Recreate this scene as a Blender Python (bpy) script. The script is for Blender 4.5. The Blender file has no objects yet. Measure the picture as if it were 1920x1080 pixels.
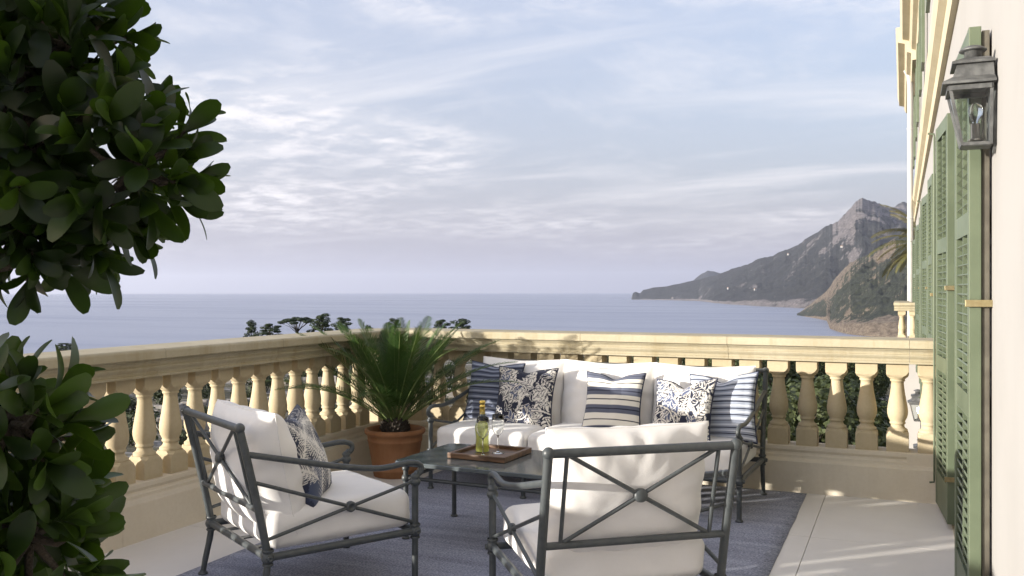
import bpy, bmesh, math, random
import numpy as np
from mathutils import Vector, Matrix, noise, Quaternion
R = math.radians
rnd = random.Random(11)
sc = bpy.context.scene

# ------------------------------------------------------------ camera, world, sun, exposure
F = 1710.0                                   # focal length in photo pixels (1920 wide)
TH = math.atan(733 / F); S_, C_ = math.sin(TH), math.cos(TH)
CAM = Vector((-0.30, 0.0, 1.42))
cam_d = bpy.data.cameras.new('camera'); cam_d.sensor_width = 36; cam_d.lens = F / 1920 * 36
cam_d.clip_start = 0.05; cam_d.clip_end = 150000
cam = bpy.data.objects.new('camera', cam_d); sc.collection.objects.link(cam)
cam.location = CAM; cam.rotation_euler = (R(90), 0, TH); sc.camera = cam

CLOUD_X, CLOUD_Y = 0.45, 9.25
SUN_AZ, SUN_EL = 228.0, 7.5                  # clockwise from +Y, degrees
world = bpy.data.worlds.new('World'); sc.world = world; world.use_nodes = True
def build_world():
    nt = world.node_tree; N = nt.nodes; L = nt.links
    N.clear()
    def math_(op, a, b=None, c=None):
        n = N.new('ShaderNodeMath'); n.operation = op
        for i, x in enumerate((a, b, c)):
            if x is None: continue
            if isinstance(x, (int, float)): n.inputs[i].default_value = x
            else: L.new(x, n.inputs[i])
        return n.outputs[0]
    tc = N.new('ShaderNodeTexCoord'); sep = N.new('ShaderNodeSeparateXYZ')
    L.new(tc.outputs['Generated'], sep.inputs[0])
    zc = math_('MAXIMUM', sep.outputs[2], 0.004)
    comb = N.new('ShaderNodeCombineXYZ')
    L.new(sep.outputs[0], comb.inputs[0]); L.new(sep.outputs[1], comb.inputs[1]); L.new(zc, comb.inputs[2])
    sky = N.new('ShaderNodeTexSky'); sky.sky_type = 'NISHITA'; sky.sun_disc = False
    sky.sun_elevation = R(SUN_EL); sky.sun_rotation = R(SUN_AZ); sky.altitude = 100
    sky.air_density = 1.0; sky.dust_density = 5.0; sky.ozone_density = 2.0
    L.new(comb.outputs[0], sky.inputs[0])
    # thin high cloud: a flat layer seen in perspective
    zz = math_('ADD', zc, 0.10)
    px = math_('DIVIDE', sep.outputs[0], zz); py = math_('DIVIDE', sep.outputs[1], zz)
    pc = N.new('ShaderNodeCombineXYZ'); L.new(px, pc.inputs[0]); L.new(py, pc.inputs[1])
    def fbm(scale, det, rough, dist, off, sx=1, sy=1, rot=0):
        m = N.new('ShaderNodeMapping'); L.new(pc.outputs[0], m.inputs[0])
        m.inputs['Location'].default_value = off; m.inputs['Scale'].default_value = (sx, sy, 1)
        m.inputs['Rotation'].default_value = (0, 0, R(rot))
        n = N.new('ShaderNodeTexNoise'); L.new(m.outputs[0], n.inputs['Vector'])
        n.inputs['Scale'].default_value = scale; n.inputs['Detail'].default_value = det
        n.inputs['Roughness'].default_value = rough; n.inputs['Distortion'].default_value = dist
        return n.outputs[0]
    def ramp(x, a, b):
        m = N.new('ShaderNodeMapRange'); m.interpolation_type = 'SMOOTHSTEP'
        L.new(x, m.inputs[0]); m.inputs[1].default_value = a; m.inputs[2].default_value = b
        return m.outputs[0]
    big = ramp(fbm(0.42, 3, .5, .3, (CLOUD_X, CLOUD_Y, 0)), .44, .62)
    patch = ramp(fbm(5.0, 9, .64, .25, (0, 0, 0), 1.0, 1.12, 30), .38, .68)
    wisp = ramp(fbm(.62, 11, .70, .35, (2.3, 6.2, 0), 1.2, .85, 40), .48, .74)
    band = ramp(fbm(.55, 9, .62, .5, (1.3, 8.2, 0), .7, 3.0, 24), .46, .74)
    a = math_('MULTIPLY', big, math_('ADD', math_('MULTIPLY', patch, .85), .15))
    b = math_('MULTIPLY', wisp, 0.60)
    c = math_('MULTIPLY', band, 0.55)
    den = math_('MULTIPLY', math_('MAXIMUM', math_('MAXIMUM', a, b), c), ramp(zc, .012, .10))
    # milky air: stronger near the horizon
    low = math_('POWER', math_('SUBTRACT', 1.0, math_('MINIMUM', math_('MULTIPLY', zc, 2.2), 1.0)), 2.0)
    veil = math_('ADD', math_('MULTIPLY', low, 0.17), 0.70)
    mix0 = N.new('ShaderNodeMix'); mix0.data_type = 'RGBA'
    L.new(veil, mix0.inputs[0]); L.new(sky.outputs[0], mix0.inputs[6])
    mix0.inputs[7].default_value = (.64, .62, .75, 1)
    mix1 = N.new('ShaderNodeMix'); mix1.data_type = 'RGBA'
    L.new(den, mix1.inputs[0]); L.new(mix0.outputs[2], mix1.inputs[6])
    mix1.inputs[7].default_value = (1.36, 1.32, 1.34, 1)
    bg = N.new('ShaderNodeBackground'); bg.inputs[1].default_value = 0.15
    L.new(mix1.outputs[2], bg.inputs[0])
    out = N.new('ShaderNodeOutputWorld'); L.new(bg.outputs[0], out.inputs[0])
build_world()

sun_d = bpy.data.lights.new('sun', 'SUN'); sun_d.energy = 2.0; sun_d.angle = R(0.6); sun_d.color = (1.0, .94, .85)
sun = bpy.data.objects.new('sun', sun_d); sc.collection.objects.link(sun)
sdir = Vector((math.sin(R(SUN_AZ)) * math.cos(R(SUN_EL)), math.cos(R(SUN_AZ)) * math.cos(R(SUN_EL)), math.sin(R(SUN_EL))))
sun.rotation_euler = sdir.to_track_quat('Z', 'Y').to_euler(); sun.location = (-20, -20, 30)

sc.view_settings.view_transform = 'Standard'; sc.view_settings.look = 'None'
sc.view_settings.gamma = 1.0; sc.view_settings.use_curve_mapping = False
sc.view_settings.exposure = 2.46
cy = sc.cycles
cy.use_denoising = True; cy.max_bounces = 14; cy.diffuse_bounces = 4; cy.glossy_bounces = 4
cy.transmission_bounces = 14; cy.transparent_max_bounces = 12; cy.volume_bounces = 1
cy.caustics_reflective = False; cy.caustics_refractive = False

# ------------------------------------------------------------ helpers
def ray(u, d, z):                            # photo column u at depth d, height z
    x = (u - 960) / F * d
    return Vector((CAM.x + C_ * x - S_ * d, S_ * x + C_ * d, z))
def lerp(xs, ys, x): return float(np.interp(x, xs, ys))

class MB:
    def __init__(s): s.v = []; s.f = []; s.sm = []
    def add(s, vs, fs, smooth=False):
        b = len(s.v); s.v += [tuple(p) for p in vs]
        s.f += [tuple(b + i for i in q) for q in fs]; s.sm += [smooth] * len(fs)
        return s
    def box(s, c, d, M=None, ch=0.0):
        c = Vector(c); h = Vector(d) / 2
        if ch <= 0:
            vs = [Vector((x * h.x, y * h.y, z * h.z)) for x in (-1, 1) for y in (-1, 1) for z in (-1, 1)]
            fs = [(0, 1, 3, 2), (4, 6, 7, 5), (0, 4, 5, 1), (2, 3, 7, 6), (0, 2, 6, 4), (1, 5, 7, 3)]
        else:
            bm = bmesh.new(); bmesh.ops.create_cube(bm, size=1)
            for p in bm.verts: p.co = Vector((p.co.x * d[0], p.co.y * d[1], p.co.z * d[2]))
            bmesh.ops.bevel(bm, geom=bm.edges[:], offset=ch, segments=2, affect='EDGES', profile=.6)
            bm.verts.index_update()
            vs = [p.co.copy() for p in bm.verts]; fs = [tuple(q.index for q in f.verts) for f in bm.faces]; bm.free()
        if M is not None: vs = [M @ p for p in vs]
        return s.add([c + p for p in vs], fs)
    def tube(s, pts, r, seg=10, caps=True, smooth=True):
        pts = [Vector(p) for p in pts]; n = len(pts)
        rs = r if isinstance(r, (list, tuple)) else [r] * n
        T = []
        for i in range(n):
            t = (pts[min(i + 1, n - 1)] - pts[max(i - 1, 0)])
            T.append(t.normalized() if t.length > 1e-9 else Vector((0, 0, 1)))
        a = T[0].orthogonal().normalized(); vs = []; fs = []
        for i in range(n):
            if i: 
                q = T[i - 1].rotation_difference(T[i]); a = q @ a
            b = T[i].cross(a)
            for k in range(seg):
                w = 2 * math.pi * k / seg
                vs.append(pts[i] + (a * math.cos(w) + b * math.sin(w)) * rs[i])
        for i in range(n - 1):
            for k in range(seg):
                fs.append((i * seg + k, i * seg + (k + 1) % seg, (i + 1) * seg + (k + 1) % seg, (i + 1) * seg + k))
        s.add(vs, fs, smooth)
        if caps:
            s.add(vs[:seg], [tuple(reversed(range(seg)))]); s.add(vs[-seg:], [tuple(range(seg))])
        return s
    def lathe(s, prof, seg=24, c=(0, 0, 0), M=None, smooth=True):
        c = Vector(c); vs = []; fs = []
        for r, z in prof:
            for k in range(seg):
                w = 2 * math.pi * k / seg; p = Vector((max(r, 1e-5) * math.cos(w), max(r, 1e-5) * math.sin(w), z))
                vs.append(c + (M @ p if M is not None else p))
        for i in range(len(prof) - 1):
            for k in range(seg):
                fs.append((i * seg + k, i * seg + (k + 1) % seg, (i + 1) * seg + (k + 1) % seg, (i + 1) * seg + k))
        return s.add(vs, fs, smooth)
    def ball(s, c, r, seg=12, rings=8, sc_=(1, 1, 1)):
        prof = [(r * math.sin(math.pi * i / rings), -r * math.cos(math.pi * i / rings)) for i in range(rings + 1)]
        return s.lathe(prof, seg, c, Matrix.Diagonal(sc_))
    def obj(s, name, mat, parent=None, loc=None, rot=None, fix=True):
        me = bpy.data.meshes.new(name); me.from_pydata(s.v, [], s.f); me.polygons.foreach_set('use_smooth', s.sm)
        if fix and len(s.f) < 60000:
            bm = bmesh.new(); bm.from_mesh(me); bmesh.ops.recalc_face_normals(bm, faces=bm.faces[:]); bm.to_mesh(me); bm.free()
        me.materials.append(mat); me.update()
        return link(me, name, parent, loc, rot)
def link(me, name, parent=None, loc=None, rot=None):
    o = bpy.data.objects.new(name, me); sc.collection.objects.link(o)
    if parent is not None: o.parent = parent
    if loc is not None: o.location = loc
    if rot is not None: o.rotation_euler = rot
    return o
def tag(o, label, cat, group=None):
    o['label'] = label; o['category'] = cat
    if group: o['group'] = group
    return o
def thing(name, label, cat, loc=(0, 0, 0), rz=0, group=None):
    return tag(link(None, name, None, loc, (0, 0, rz)), label, cat, group)
def struct(o, kind='structure'): o['kind'] = kind; return o
def copy_tree(o, parent=None):
    c = o.copy(); sc.collection.objects.link(c); c.parent = parent
    for ch in list(o.children): copy_tree(ch, c)
    return c
def bez(p0, p1, p2, p3, n=10):
    P = [Vector(p) for p in (p0, p1, p2, p3)]
    return [P[0] * (1 - t) ** 3 + P[1] * 3 * t * (1 - t) ** 2 + P[2] * 3 * t * t * (1 - t) + P[3] * t ** 3 for t in [i / n for i in range(n + 1)]]
def smoothpath(pts, n=6):                    # Catmull-Rom
    P = [Vector(p) for p in pts]; P = [P[0] * 2 - P[1]] + P + [P[-1] * 2 - P[-2]]; out = []
    for i in range(1, len(P) - 2):
        for k in range(n):
            t = k / n; a, b, c, d = P[i - 1:i + 3]
            out.append(.5 * ((2 * b) + (c - a) * t + (2 * a - 5 * b + 4 * c - d) * t * t + (3 * b - a - 3 * c + d) * t ** 3))
    return out + [P[-2]]

# ------------------------------------------------------------ materials
class Nodes:
    def __init__(s, name):
        s.m = bpy.data.materials.new(name); s.m.use_nodes = True; s.nt = s.m.node_tree
        s.b = s.nt.nodes['Principled BSDF']; s.out = s.nt.nodes['Material Output']
    def new(s, t): return s.nt.nodes.new(t)
    def L(s, a, b): s.nt.links.new(a, b)
    def coord(s, kind='Object', scale=(1, 1, 1), rot=(0, 0, 0)):
        if kind == 'World': o = s.new('ShaderNodeNewGeometry').outputs['Position']
        else: o = s.new('ShaderNodeTexCoord').outputs[kind]
        m = s.new('ShaderNodeMapping'); s.L(o, m.inputs[0]); m.inputs['Scale'].default_value = scale; m.inputs['Rotation'].default_value = rot
        return m.outputs[0]
    def noise(s, co, scale, det=4, rough=.55, dist=0):
        n = s.new('ShaderNodeTexNoise'); s.L(co, n.inputs['Vector']); n.inputs['Scale'].default_value = scale
        n.inputs['Detail'].default_value = det; n.inputs['Roughness'].default_value = rough; n.inputs['Distortion'].default_value = dist
        return n.outputs[0]
    def ramp(s, x, a, b, lo=0., hi=1.):
        m = s.new('ShaderNodeMapRange'); m.interpolation_type = 'SMOOTHSTEP'; s.L(x, m.inputs[0])
        for i, v in ((1, a), (2, b), (3, lo), (4, hi)): m.inputs[i].default_value = v
        return m.outputs[0]
    def mix(s, f, a, b, mode='MIX'):
        m = s.new('ShaderNodeMix'); m.data_type = 'RGBA'; m.blend_type = mode
        for i, x in ((0, f), (6, a), (7, b)):
            if isinstance(x, (int, float)): m.inputs[i].default_value = x
            elif isinstance(x, (tuple, list)): m.inputs[i].default_value = (*x[:3], 1)
            else: s.L(x, m.inputs[i])
        return m.outputs[2]
    def math(s, op, a, b=0.):
        m = s.new('ShaderNodeMath'); m.operation = op
        for i, x in enumerate((a, b)):
            if isinstance(x, (int, float)): m.inputs[i].default_value = x
            else: s.L(x, m.inputs[i])
        return m.outputs[0]
    def bump(s, h, st=.3, dist=.01):
        b = s.new('ShaderNodeBump'); s.L(h, b.inputs['Height']); b.inputs['Strength'].default_value = st; b.inputs['Distance'].default_value = dist
        s.L(b.outputs[0], s.b.inputs['Normal'])
    def set(s, col=None, rough=None, **k):
        if col is not None:
            if isinstance(col, tuple): s.b.inputs['Base Color'].default_value = (*col, 1)
            else: s.L(col, s.b.inputs['Base Color'])
        if rough is not None:
            if isinstance(rough, (int, float)): s.b.inputs['Roughness'].default_value = rough
            else: s.L(rough, s.b.inputs['Roughness'])
        for n, v in k.items(): s.b.inputs[n.replace('_', ' ')].default_value = v
        return s.m
def simple(name, c1, c2, scale=8, rough=.6, bump=.15, bdist=.004, kind='Object', det=5, **k):
    n = Nodes(name); co = n.coord(kind); x = n.noise(co, scale, det)
    n.set(n.mix(n.ramp(x, .35, .65), c1, c2), rough, **k)
    if bump: n.bump(n.noise(co, scale * 6, 4, .6), bump, bdist)
    return n.m

def m_stone(name, base, light, stain, streaks=0.0, rough=.8):
    n = Nodes(name); co = n.coord('World')
    big = n.ramp(n.noise(co, 1.6, 4), .35, .7)
    c = n.mix(big, base, light)
    fine = n.ramp(n.noise(co, 45, 3, .7), .3, .75)
    c = n.mix(n.math('MULTIPLY', fine, .22), c, stain)
    if streaks:
        st = n.noise(n.coord('World', (9, 9, .55)), 1.0, 5, .62)
        c = n.mix(n.math('MULTIPLY', n.ramp(st, .47, .74), streaks), c, stain)
    n.set(c, rough)
    n.bump(n.math('ADD', n.noise(co, 90, 4, .7), n.math('MULTIPLY', n.noise(co, 14, 3), .8)), .22, .004)
    return n.m
M = {}
M['stone'] = m_stone('sandstone', (.46, .385, .25), (.52, .445, .305), (.34, .26, .14), .28)
M['coping'] = m_stone('coping_sandstone', (.40, .355, .245), (.46, .415, .305), (.30, .24, .13), .55)
M['plinth'] = m_stone('plinth_stone', (.62, .555, .44), (.67, .61, .50), (.52, .45, .33), .25)
M['plaster'] = simple('cream_plaster', (.335, .322, .305), (.355, .342, .325), 1.3, .85, .12, .004, 'World')
M['trim'] = m_stone('painted_trim', (.52, .455, .315), (.57, .505, .365), (.40, .325, .20), .2)
M['floor'] = (lambda n: (n.set(n.mix(n.ramp(n.noise(n.coord('World'), 1.1, 5, .6), .3, .7), (.68, .645, .595), (.74, .705, .655)), n.ramp(n.noise(n.coord('World'), 2.5, 4), .3, .7, .5, .72)),
               n.bump(n.noise(n.coord('World'), 60, 4, .7), .12, .002), n.m)[-1])(Nodes('limestone_floor'))
M['grout'] = simple('grout', (.24, .22, .19), (.28, .26, .22), 20, .9, .1)
M['metal'] = simple('grey_powder_coated_metal', (.052, .060, .062), (.068, .076, .078), 30, .42, .05, .001)
M['tabletop'] = simple('grey_table_metal', (.085, .10, .105), (.10, .115, .12), 5, .12, 0)
def m_fabric(name, c1, c2, scale=350, bump=.25):
    n = Nodes(name); co = n.coord('Object')
    n.set(n.mix(n.ramp(n.noise(co, 6, 4), .3, .7), c1, c2), .92, Sheen_Weight=.15)
    w = n.math('ADD', n.noise(co, scale, 2), n.math('MULTIPLY', n.noise(co, 9, 4, .6, .6), 2.0))
    n.bump(w, bump, .006); return n.m
M['white'] = m_fabric('white_canvas', (.79, .77, .74), (.83, .81, .78))
M['piping'] = simple('navy_piping', (.02, .026, .055), (.03, .036, .07), 60, .85, .1)
def m_print(name):
    n = Nodes(name); a = n.new('ShaderNodeAttribute'); a.attribute_name = 'Col'
    n.set(a.outputs[0], .9, Sheen_Weight=.15); co = n.coord('Object')
    n.bump(n.math('ADD', n.noise(co, 300, 2), n.math('MULTIPLY', n.noise(co, 9, 3), 1.5)), .22, .005); return n.m
M['print'] = m_print('printed_linen')
M['terracotta'] = (lambda n: (n.set(n.mix(n.ramp(n.noise(n.coord('Object', (1, 1, .6)), 5, 6, .65), .3, .72), (.25, .108, .042), (.34, .165, .075)), .75),
                    n.bump(n.noise(n.coord('Object', (1, 1, 4)), 40, 4, .7), .2, .003), n.m)[-1])(Nodes('terracotta'))
M['soil'] = simple('potting_soil', (.03, .02, .014), (.06, .042, .028), 40, .95, .8, .02)
def m_leaf(name, c1, c2, rough, trans, tcol, var=3.0):
    n = Nodes(name); oi = n.new('ShaderNodeObjectInfo'); co = n.coord('Object')
    f = n.math('ADD', n.math('MULTIPLY', oi.outputs['Random'], .55), n.math('MULTIPLY', n.noise(co, var, 3), .5))
    n.set(n.mix(n.ramp(f, .2, .8), c1, c2), rough, Specular_IOR_Level=.3)
    t = n.new('ShaderNodeBsdfTranslucent'); t.inputs[0].default_value = (*tcol, 1)
    mx = n.new('ShaderNodeMixShader'); mx.inputs[0].default_value = trans
    n.L(n.b.outputs[0], mx.inputs[1]); n.L(t.outputs[0], mx.inputs[2]); n.L(mx.outputs[0], n.out.inputs[0]); return n.m
M['shrub_leaf'] = m_leaf('glossy_shrub_leaf', (.005, .012, .003), (.027, .050, .009), .40, .20, (.12, .24, .014))
M['cycad'] = m_leaf('cycad_leaflet', (.022, .052, .014), (.055, .105, .026), .4, .15, (.09, .16, .02))
M['cycad_stem'] = simple('cycad_stem', (.10, .15, .04), (.15, .19, .06), 20, .5, .1)
M['bark'] = simple('bark', (.03, .023, .017), (.065, .052, .04), 14, .95, .8, .02)
M['pine'] = m_leaf('pine_needles', (.020, .034, .014), (.045, .062, .024), .7, .1, (.06, .09, .02), .5)
M['canopy'] = m_leaf('woodland_leaf', (.026, .040, .015), (.070, .085, .034), .65, .1, (.07, .1, .02), .6)
M['bush'] = m_leaf('garden_bush_leaf', (.024, .036, .018), (.065, .075, .034), .7, .1, (.06, .08, .02), .8)
M['date'] = m_leaf('date_palm_leaf', (.10, .10, .03), (.19, .165, .06), .5, .2, (.16, .15, .04), .5)
M['shutter'] = simple('sage_green_shutter_paint', (.092, .116, .070), (.115, .142, .088), 3, .48, .06, .001, 'World')
M['dark_shutter'] = simple('brown_shutter_back', (.075, .066, .05), (.11, .10, .075), 12, .6, .1)  # browner than the sage paint; for the folded leaves and the curtains
M['brass'] = simple('aged_brass', (.30, .24, .12), (.38, .32, .18), 30, .4, .05, .001, Metallic=.7)
M['zinc'] = simple('aged_zinc', (.075, .077, .077), (.14, .143, .14), 22, .5, .15, .002, Metallic=.25)
M['pipe'] = simple('painted_downpipe', (.42, .41, .385), (.47, .46, .43), 5, .5, .05)
def m_glass(name, col, rough=0.0, ior=1.45):
    n = Nodes(name); return n.set(col, rough, Transmission_Weight=1.0, IOR=ior)
M['glass'] = m_glass('clear_glass', (.97, .98, .97))
M['bottle_glass'] = m_glass('bottle_glass', (.93, .95, .82))
M['wine'] = None
def m_pane():
    n = Nodes('thin_window_glass'); tr = n.new('ShaderNodeBsdfTransparent'); tr.inputs[0].default_value = (.9, .93, .93, 1)
    g = n.new('ShaderNodeBsdfGlossy'); g.inputs['Roughness'].default_value = .03
    fr = n.new('ShaderNodeLayerWeight'); fr.inputs[0].default_value = .5
    fc = n.math('ADD', n.math('MULTIPLY', n.math('POWER', fr.outputs['Facing'], 4.0), .55), .045)
    mx = n.new('ShaderNodeMixShader'); n.L(fc, mx.inputs[0]); n.L(tr.outputs[0], mx.inputs[1]); n.L(g.outputs[0], mx.inputs[2]); n.L(mx.outputs[0], n.out.inputs[0])
    return n.m
M['pane'] = m_pane()
def m_wine():
    n = Nodes('white_wine'); tr = n.new('ShaderNodeBsdfTransparent'); tr.inputs[0].default_value = (.96, .94, .55, 1)
    t = n.new('ShaderNodeBsdfTranslucent'); t.inputs[0].default_value = (.86, .82, .26, 1); n.set((.80, .76, .22), .1)
    m1 = n.new('ShaderNodeMixShader'); m1.inputs[0].default_value = .5; n.L(t.outputs[0], m1.inputs[1]); n.L(n.b.outputs[0], m1.inputs[2])
    mx = n.new('ShaderNodeMixShader'); mx.inputs[0].default_value = .45; n.L(tr.outputs[0], mx.inputs[1]); n.L(m1.outputs[0], mx.inputs[2]); n.L(mx.outputs[0], n.out.inputs[0]); return n.m
M['wine'] = m_wine()
M['gold'] = simple('gold_foil', (.62, .44, .10), (.72, .54, .16), 60, .3, .2, .001, Metallic=.9)
M['walnut'] = (lambda n: (n.set(n.mix(n.ramp(n.noise(n.coord('Object', (1.5, 22, 22)), 1.8, 6, .65, .8), .3, .7), (.055, .028, .014), (.19, .105, .055)), .42), n.m)[-1])(Nodes('walnut_wood'))
M['bulb'] = (lambda n: n.set((.9, .8, .6), .2, Emission_Color=(1, .72, .38, 1), Emission_Strength=6))(Nodes('lit_bulb'))
M['cream_socket'] = simple('grey_lamp_socket', (.12, .11, .10), (.15, .14, .13), 20, .5, .05)
def m_rug():
    n = Nodes('blue_woven_rug'); co = n.coord('World')
    w = n.new('ShaderNodeTexWave'); w.wave_type = 'BANDS'; w.bands_direction = 'Y'; n.L(co, w.inputs[0])
    w.inputs['Scale'].default_value = 22; w.inputs['Distortion'].default_value = 1.6; w.inputs['Detail'].default_value = 3; w.inputs['Detail Scale'].default_value = 2.4
    sp = n.noise(n.coord('World', (1, 1.7, 1)), 85, 3, .7)
    tone = n.noise(n.coord('World', (.5, 5, 1)), 2.2, 5, .65)
    f = n.math('ADD', n.math('MULTIPLY', w.outputs['Fac'], .22), n.math('ADD', n.math('MULTIPLY', sp, 1.0), n.math('MULTIPLY', tone, .35)))
    n.set(n.mix(n.ramp(f, .55, 1.05), (.062, .070, .105), (.47, .49, .60)), .95, Sheen_Weight=.1)
    n.bump(n.math('ADD', w.outputs['Fac'], sp), .5, .004); return n.m
M['rug'] = m_rug()

# ------------------------------------------------------------ sea, terrain, mountains
SEA = -106.0; RE = 6371000.0
def m_sea():
    n = Nodes('sea_water'); co = n.coord('World')
    # slick streaks: calm and ruffled water, stretched across the bay
    st = n.noise(n.coord('World', (.00035, .0022, .001), (0, 0, -TH)), 1.0, 7, .62, .5)
    n.set(n.mix(n.ramp(st, .35, .7), (.225, .25, .335), (.26, .285, .37)), n.ramp(st, .42, .66, .30, .46), IOR=1.33)
    h = n.math('ADD', n.noise(n.coord('World', (.05, .11, .05), (0, 0, -TH)), 1.0, 6, .65), n.noise(n.coord('World', (.004, .012, .01), (0, 0, -TH)), 1.0, 4, .6))
    n.bump(h, .16, 1.6); return n.m
M['sea'] = m_sea()
mb = MB(); NS = 144; rads = [0] + list(np.geomspace(150, 52000, 60)); vs = [(0, 0, SEA)]; fs = []
for r in rads[1:]:
    for k in range(NS):
        w = 2 * math.pi * k / NS; vs.append((r * math.cos(w), r * math.sin(w), SEA - r * r / (2 * RE)))
for k in range(NS): fs.append((0, 1 + k, 1 + (k + 1) % NS))
for i in range(len(rads) - 2):
    for k in range(NS):
        a = 1 + i * NS; fs.append((a + k, a + NS + k, a + NS + (k + 1) % NS, a + (k + 1) % NS))
mb.add(vs, fs, True); struct(mb.obj('sea', M['sea'], fix=False))

def m_land(name, veg1, veg2, rock1, rock2, sc_, thr, cliff=None, fine=6):
    n = Nodes(name); co = n.coord('World')
    veg = n.mix(n.ramp(n.noise(co, sc_ * fine, 6, .72), .36, .66), veg1, veg2)
    rk = n.mix(n.ramp(n.noise(n.coord('World', (1, 1, 2.2)), sc_ * 4, 7, .75), .35, .68), rock1, rock2)
    geo = n.new('ShaderNodeNewGeometry'); sp = n.new('ShaderNodeSeparateXYZ'); n.L(geo.outputs['Normal'], sp.inputs[0])
    steep = n.math('SUBTRACT', 1.0, sp.outputs[2])
    a = n.math('ADD', n.noise(co, sc_, 8, .72), n.math('MULTIPLY', steep, .35))
    at = n.new('ShaderNodeAttribute'); at.attribute_name = 'rock'
    a = n.math('ADD', a, at.outputs['Fac'])
    spk = n.ramp(n.noise(n.coord('World', (1, 1, 1.6)), sc_ * 4.2, 6, .82), .60, .68)
    n.set(n.mix(n.math('MAXIMUM', n.ramp(a, thr, thr + .07), n.math('MULTIPLY', spk, .55)), veg, rk), .95)
    b = n.new('ShaderNodeBump'); n.L(n.noise(co, sc_ * fine * 1.5, 7, .75), b.inputs['Height']); b.inputs['Strength'].default_value = .9; b.inputs['Distance'].default_value = .25 / sc_
    n.L(b.outputs[0], n.b.inputs['Normal']); return n.m
def headland(name, mat, us, ridge_v, ridge_d, shore_d, nu, nt, rough, seed, rockf, shape=1.0, back=.5, coast=.07, nsc=1500.):
    u0, u1 = us[0], us[-1]; vs = []; fs = []; rk = []
    ts = list(np.linspace(0, 1, nt) ** 1.0) + list(np.linspace(1, 1 + back, 8)[1:])
    for i in range(nu + 1):
        u = u0 + (u1 - u0) * i / nu
        dr, ds = lerp(us, ridge_d, u), lerp(us, shore_d, u)
        zr = CAM.z + (540 - lerp(us, ridge_v, u)) / F * dr
        zr += (noise.noise(Vector((u * .045, seed, 0))) * .030 + noise.noise(Vector((u * .17, seed, 4))) * .016 + noise.noise(Vector((u * .5, seed, 9))) * .008) * (zr - SEA)
        for t in ts:
            d = ds + (dr - ds) * t; base = SEA - d * d / (2 * RE) - 3
            hgt = max(zr - base, 4)
            if t <= 1: g = coast * min(t / .03, 1) + (1 - coast) * t ** shape
            else: g = 1 - (t - 1) / back * 1.02
            p = ray(u, d, 0)
            q = p * (1 / nsc); q2 = p * (3.1 / nsc); q3 = p * (11. / nsc)
            nn = (noise.noise(q + Vector((seed, 0, 0))) * .8 - (abs(noise.noise(q2 + Vector((0, seed, 0)))) - .25) * 1.1 - (abs(noise.noise(q2 * 2.3)) - .22) * .6 + noise.fractal(q3, .7, 2.1, 4) * .20)
            env = min(t * 6, 1) * (.30 + .70 * math.sin(math.pi * min(max(t, 0), 1)))
            if t > .9: env *= .45
            z = base + hgt * g + nn * hgt * rough * env
            if t == 0: z = base - 6
            vs.append((p.x, p.y, max(z, base - 8))); rk.append(rockf(u, t, noise.noise(q2 * 1.7)))
    n = len(ts)
    for i in range(nu):
        for j in range(n - 1): fs.append((i * n + j, (i + 1) * n + j, (i + 1) * n + j + 1, i * n + j + 1))
    me = bpy.data.meshes.new(name); me.from_pydata(vs, [], fs); me.polygons.foreach_set('use_smooth', [True] * len(fs))
    at = me.attributes.new('rock', 'FLOAT', 'POINT'); at.data.foreach_set('value', rk); me.materials.append(mat); me.update()
    return struct(link(me, name))
M['mount'] = m_land('mountain_scrub', (.002, .004, .004), (.024, .028, .024), (.08, .073, .075), (.22, .195, .19), .0065, .66, fine=7)
M['near_land'] = m_land('headland_scrub', (.006, .011, .005), (.036, .044, .020), (.09, .066, .046), (.25, .20, .145), .016, .70, fine=7)
def rock_mid(u, t, n):
    x = .0
    if t > .60 and 1560 < u < 1720: x += .26 * (t - .60) / .4 * (1 if n > -.25 else .5)
    if t < .05: x += .20
    return x
headland('mountain', M['mount'],
    [1184, 1187, 1192, 1200, 1206, 1225, 1250, 1280, 1310, 1340, 1370, 1400, 1420, 1450, 1500, 1540, 1575, 1590, 1603, 1614, 1640, 1665, 1685, 1730, 1800, 1900],
    [559, 549, 547, 550, 543.5, 539.5, 537, 530.5, 524, 516, 506, 497, 487, 480, 457, 433, 411, 395, 381, 373, 379, 387, 392, 400, 405, 410],
    [9150, 9150, 9150, 9150, 9150, 9100, 9000, 8900, 8700, 8500, 8300, 8100, 7900, 7700, 7400, 7100, 6900, 6850, 6800, 6800, 6850, 6900, 7000, 7000, 6900, 6800],
    [8950, 8900, 8880, 8860, 8830, 8700, 8500, 8200, 7900, 6700, 6100, 5800, 5500, 5300, 4950, 4800, 4700, 4600, 4500, 4400, 4200, 4100, 4000, 3900, 3800, 3700],
    520, 130, .24, 3.7, rock_mid, 1.15)
headland('distant_hill', M['mount'], [1290, 1306, 1318, 1328, 1340, 1360, 1400, 1460], [536, 520, 512, 507, 510, 516, 520, 530],
    [13000] * 8, [11500] * 8, 60, 24, .10, 9.1, lambda u, t, n: 0.)
headland('distant_ridge', M['mount'], [1600, 1650, 1675, 1690, 1705, 1760, 1850], [420, 396, 387, 381, 378, 372, 380],
    [9800] * 7, [8600] * 7, 60, 24, .08, 5.5, lambda u, t, n: .1)
def rock_near(u, t, n):
    x = .0
    if t < .16: x += .26 * (1 - t / .16) + .04
    if t > .62 and u < 1680: x += .22 * (t - .62) / .38
    return x + .06 * n
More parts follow.
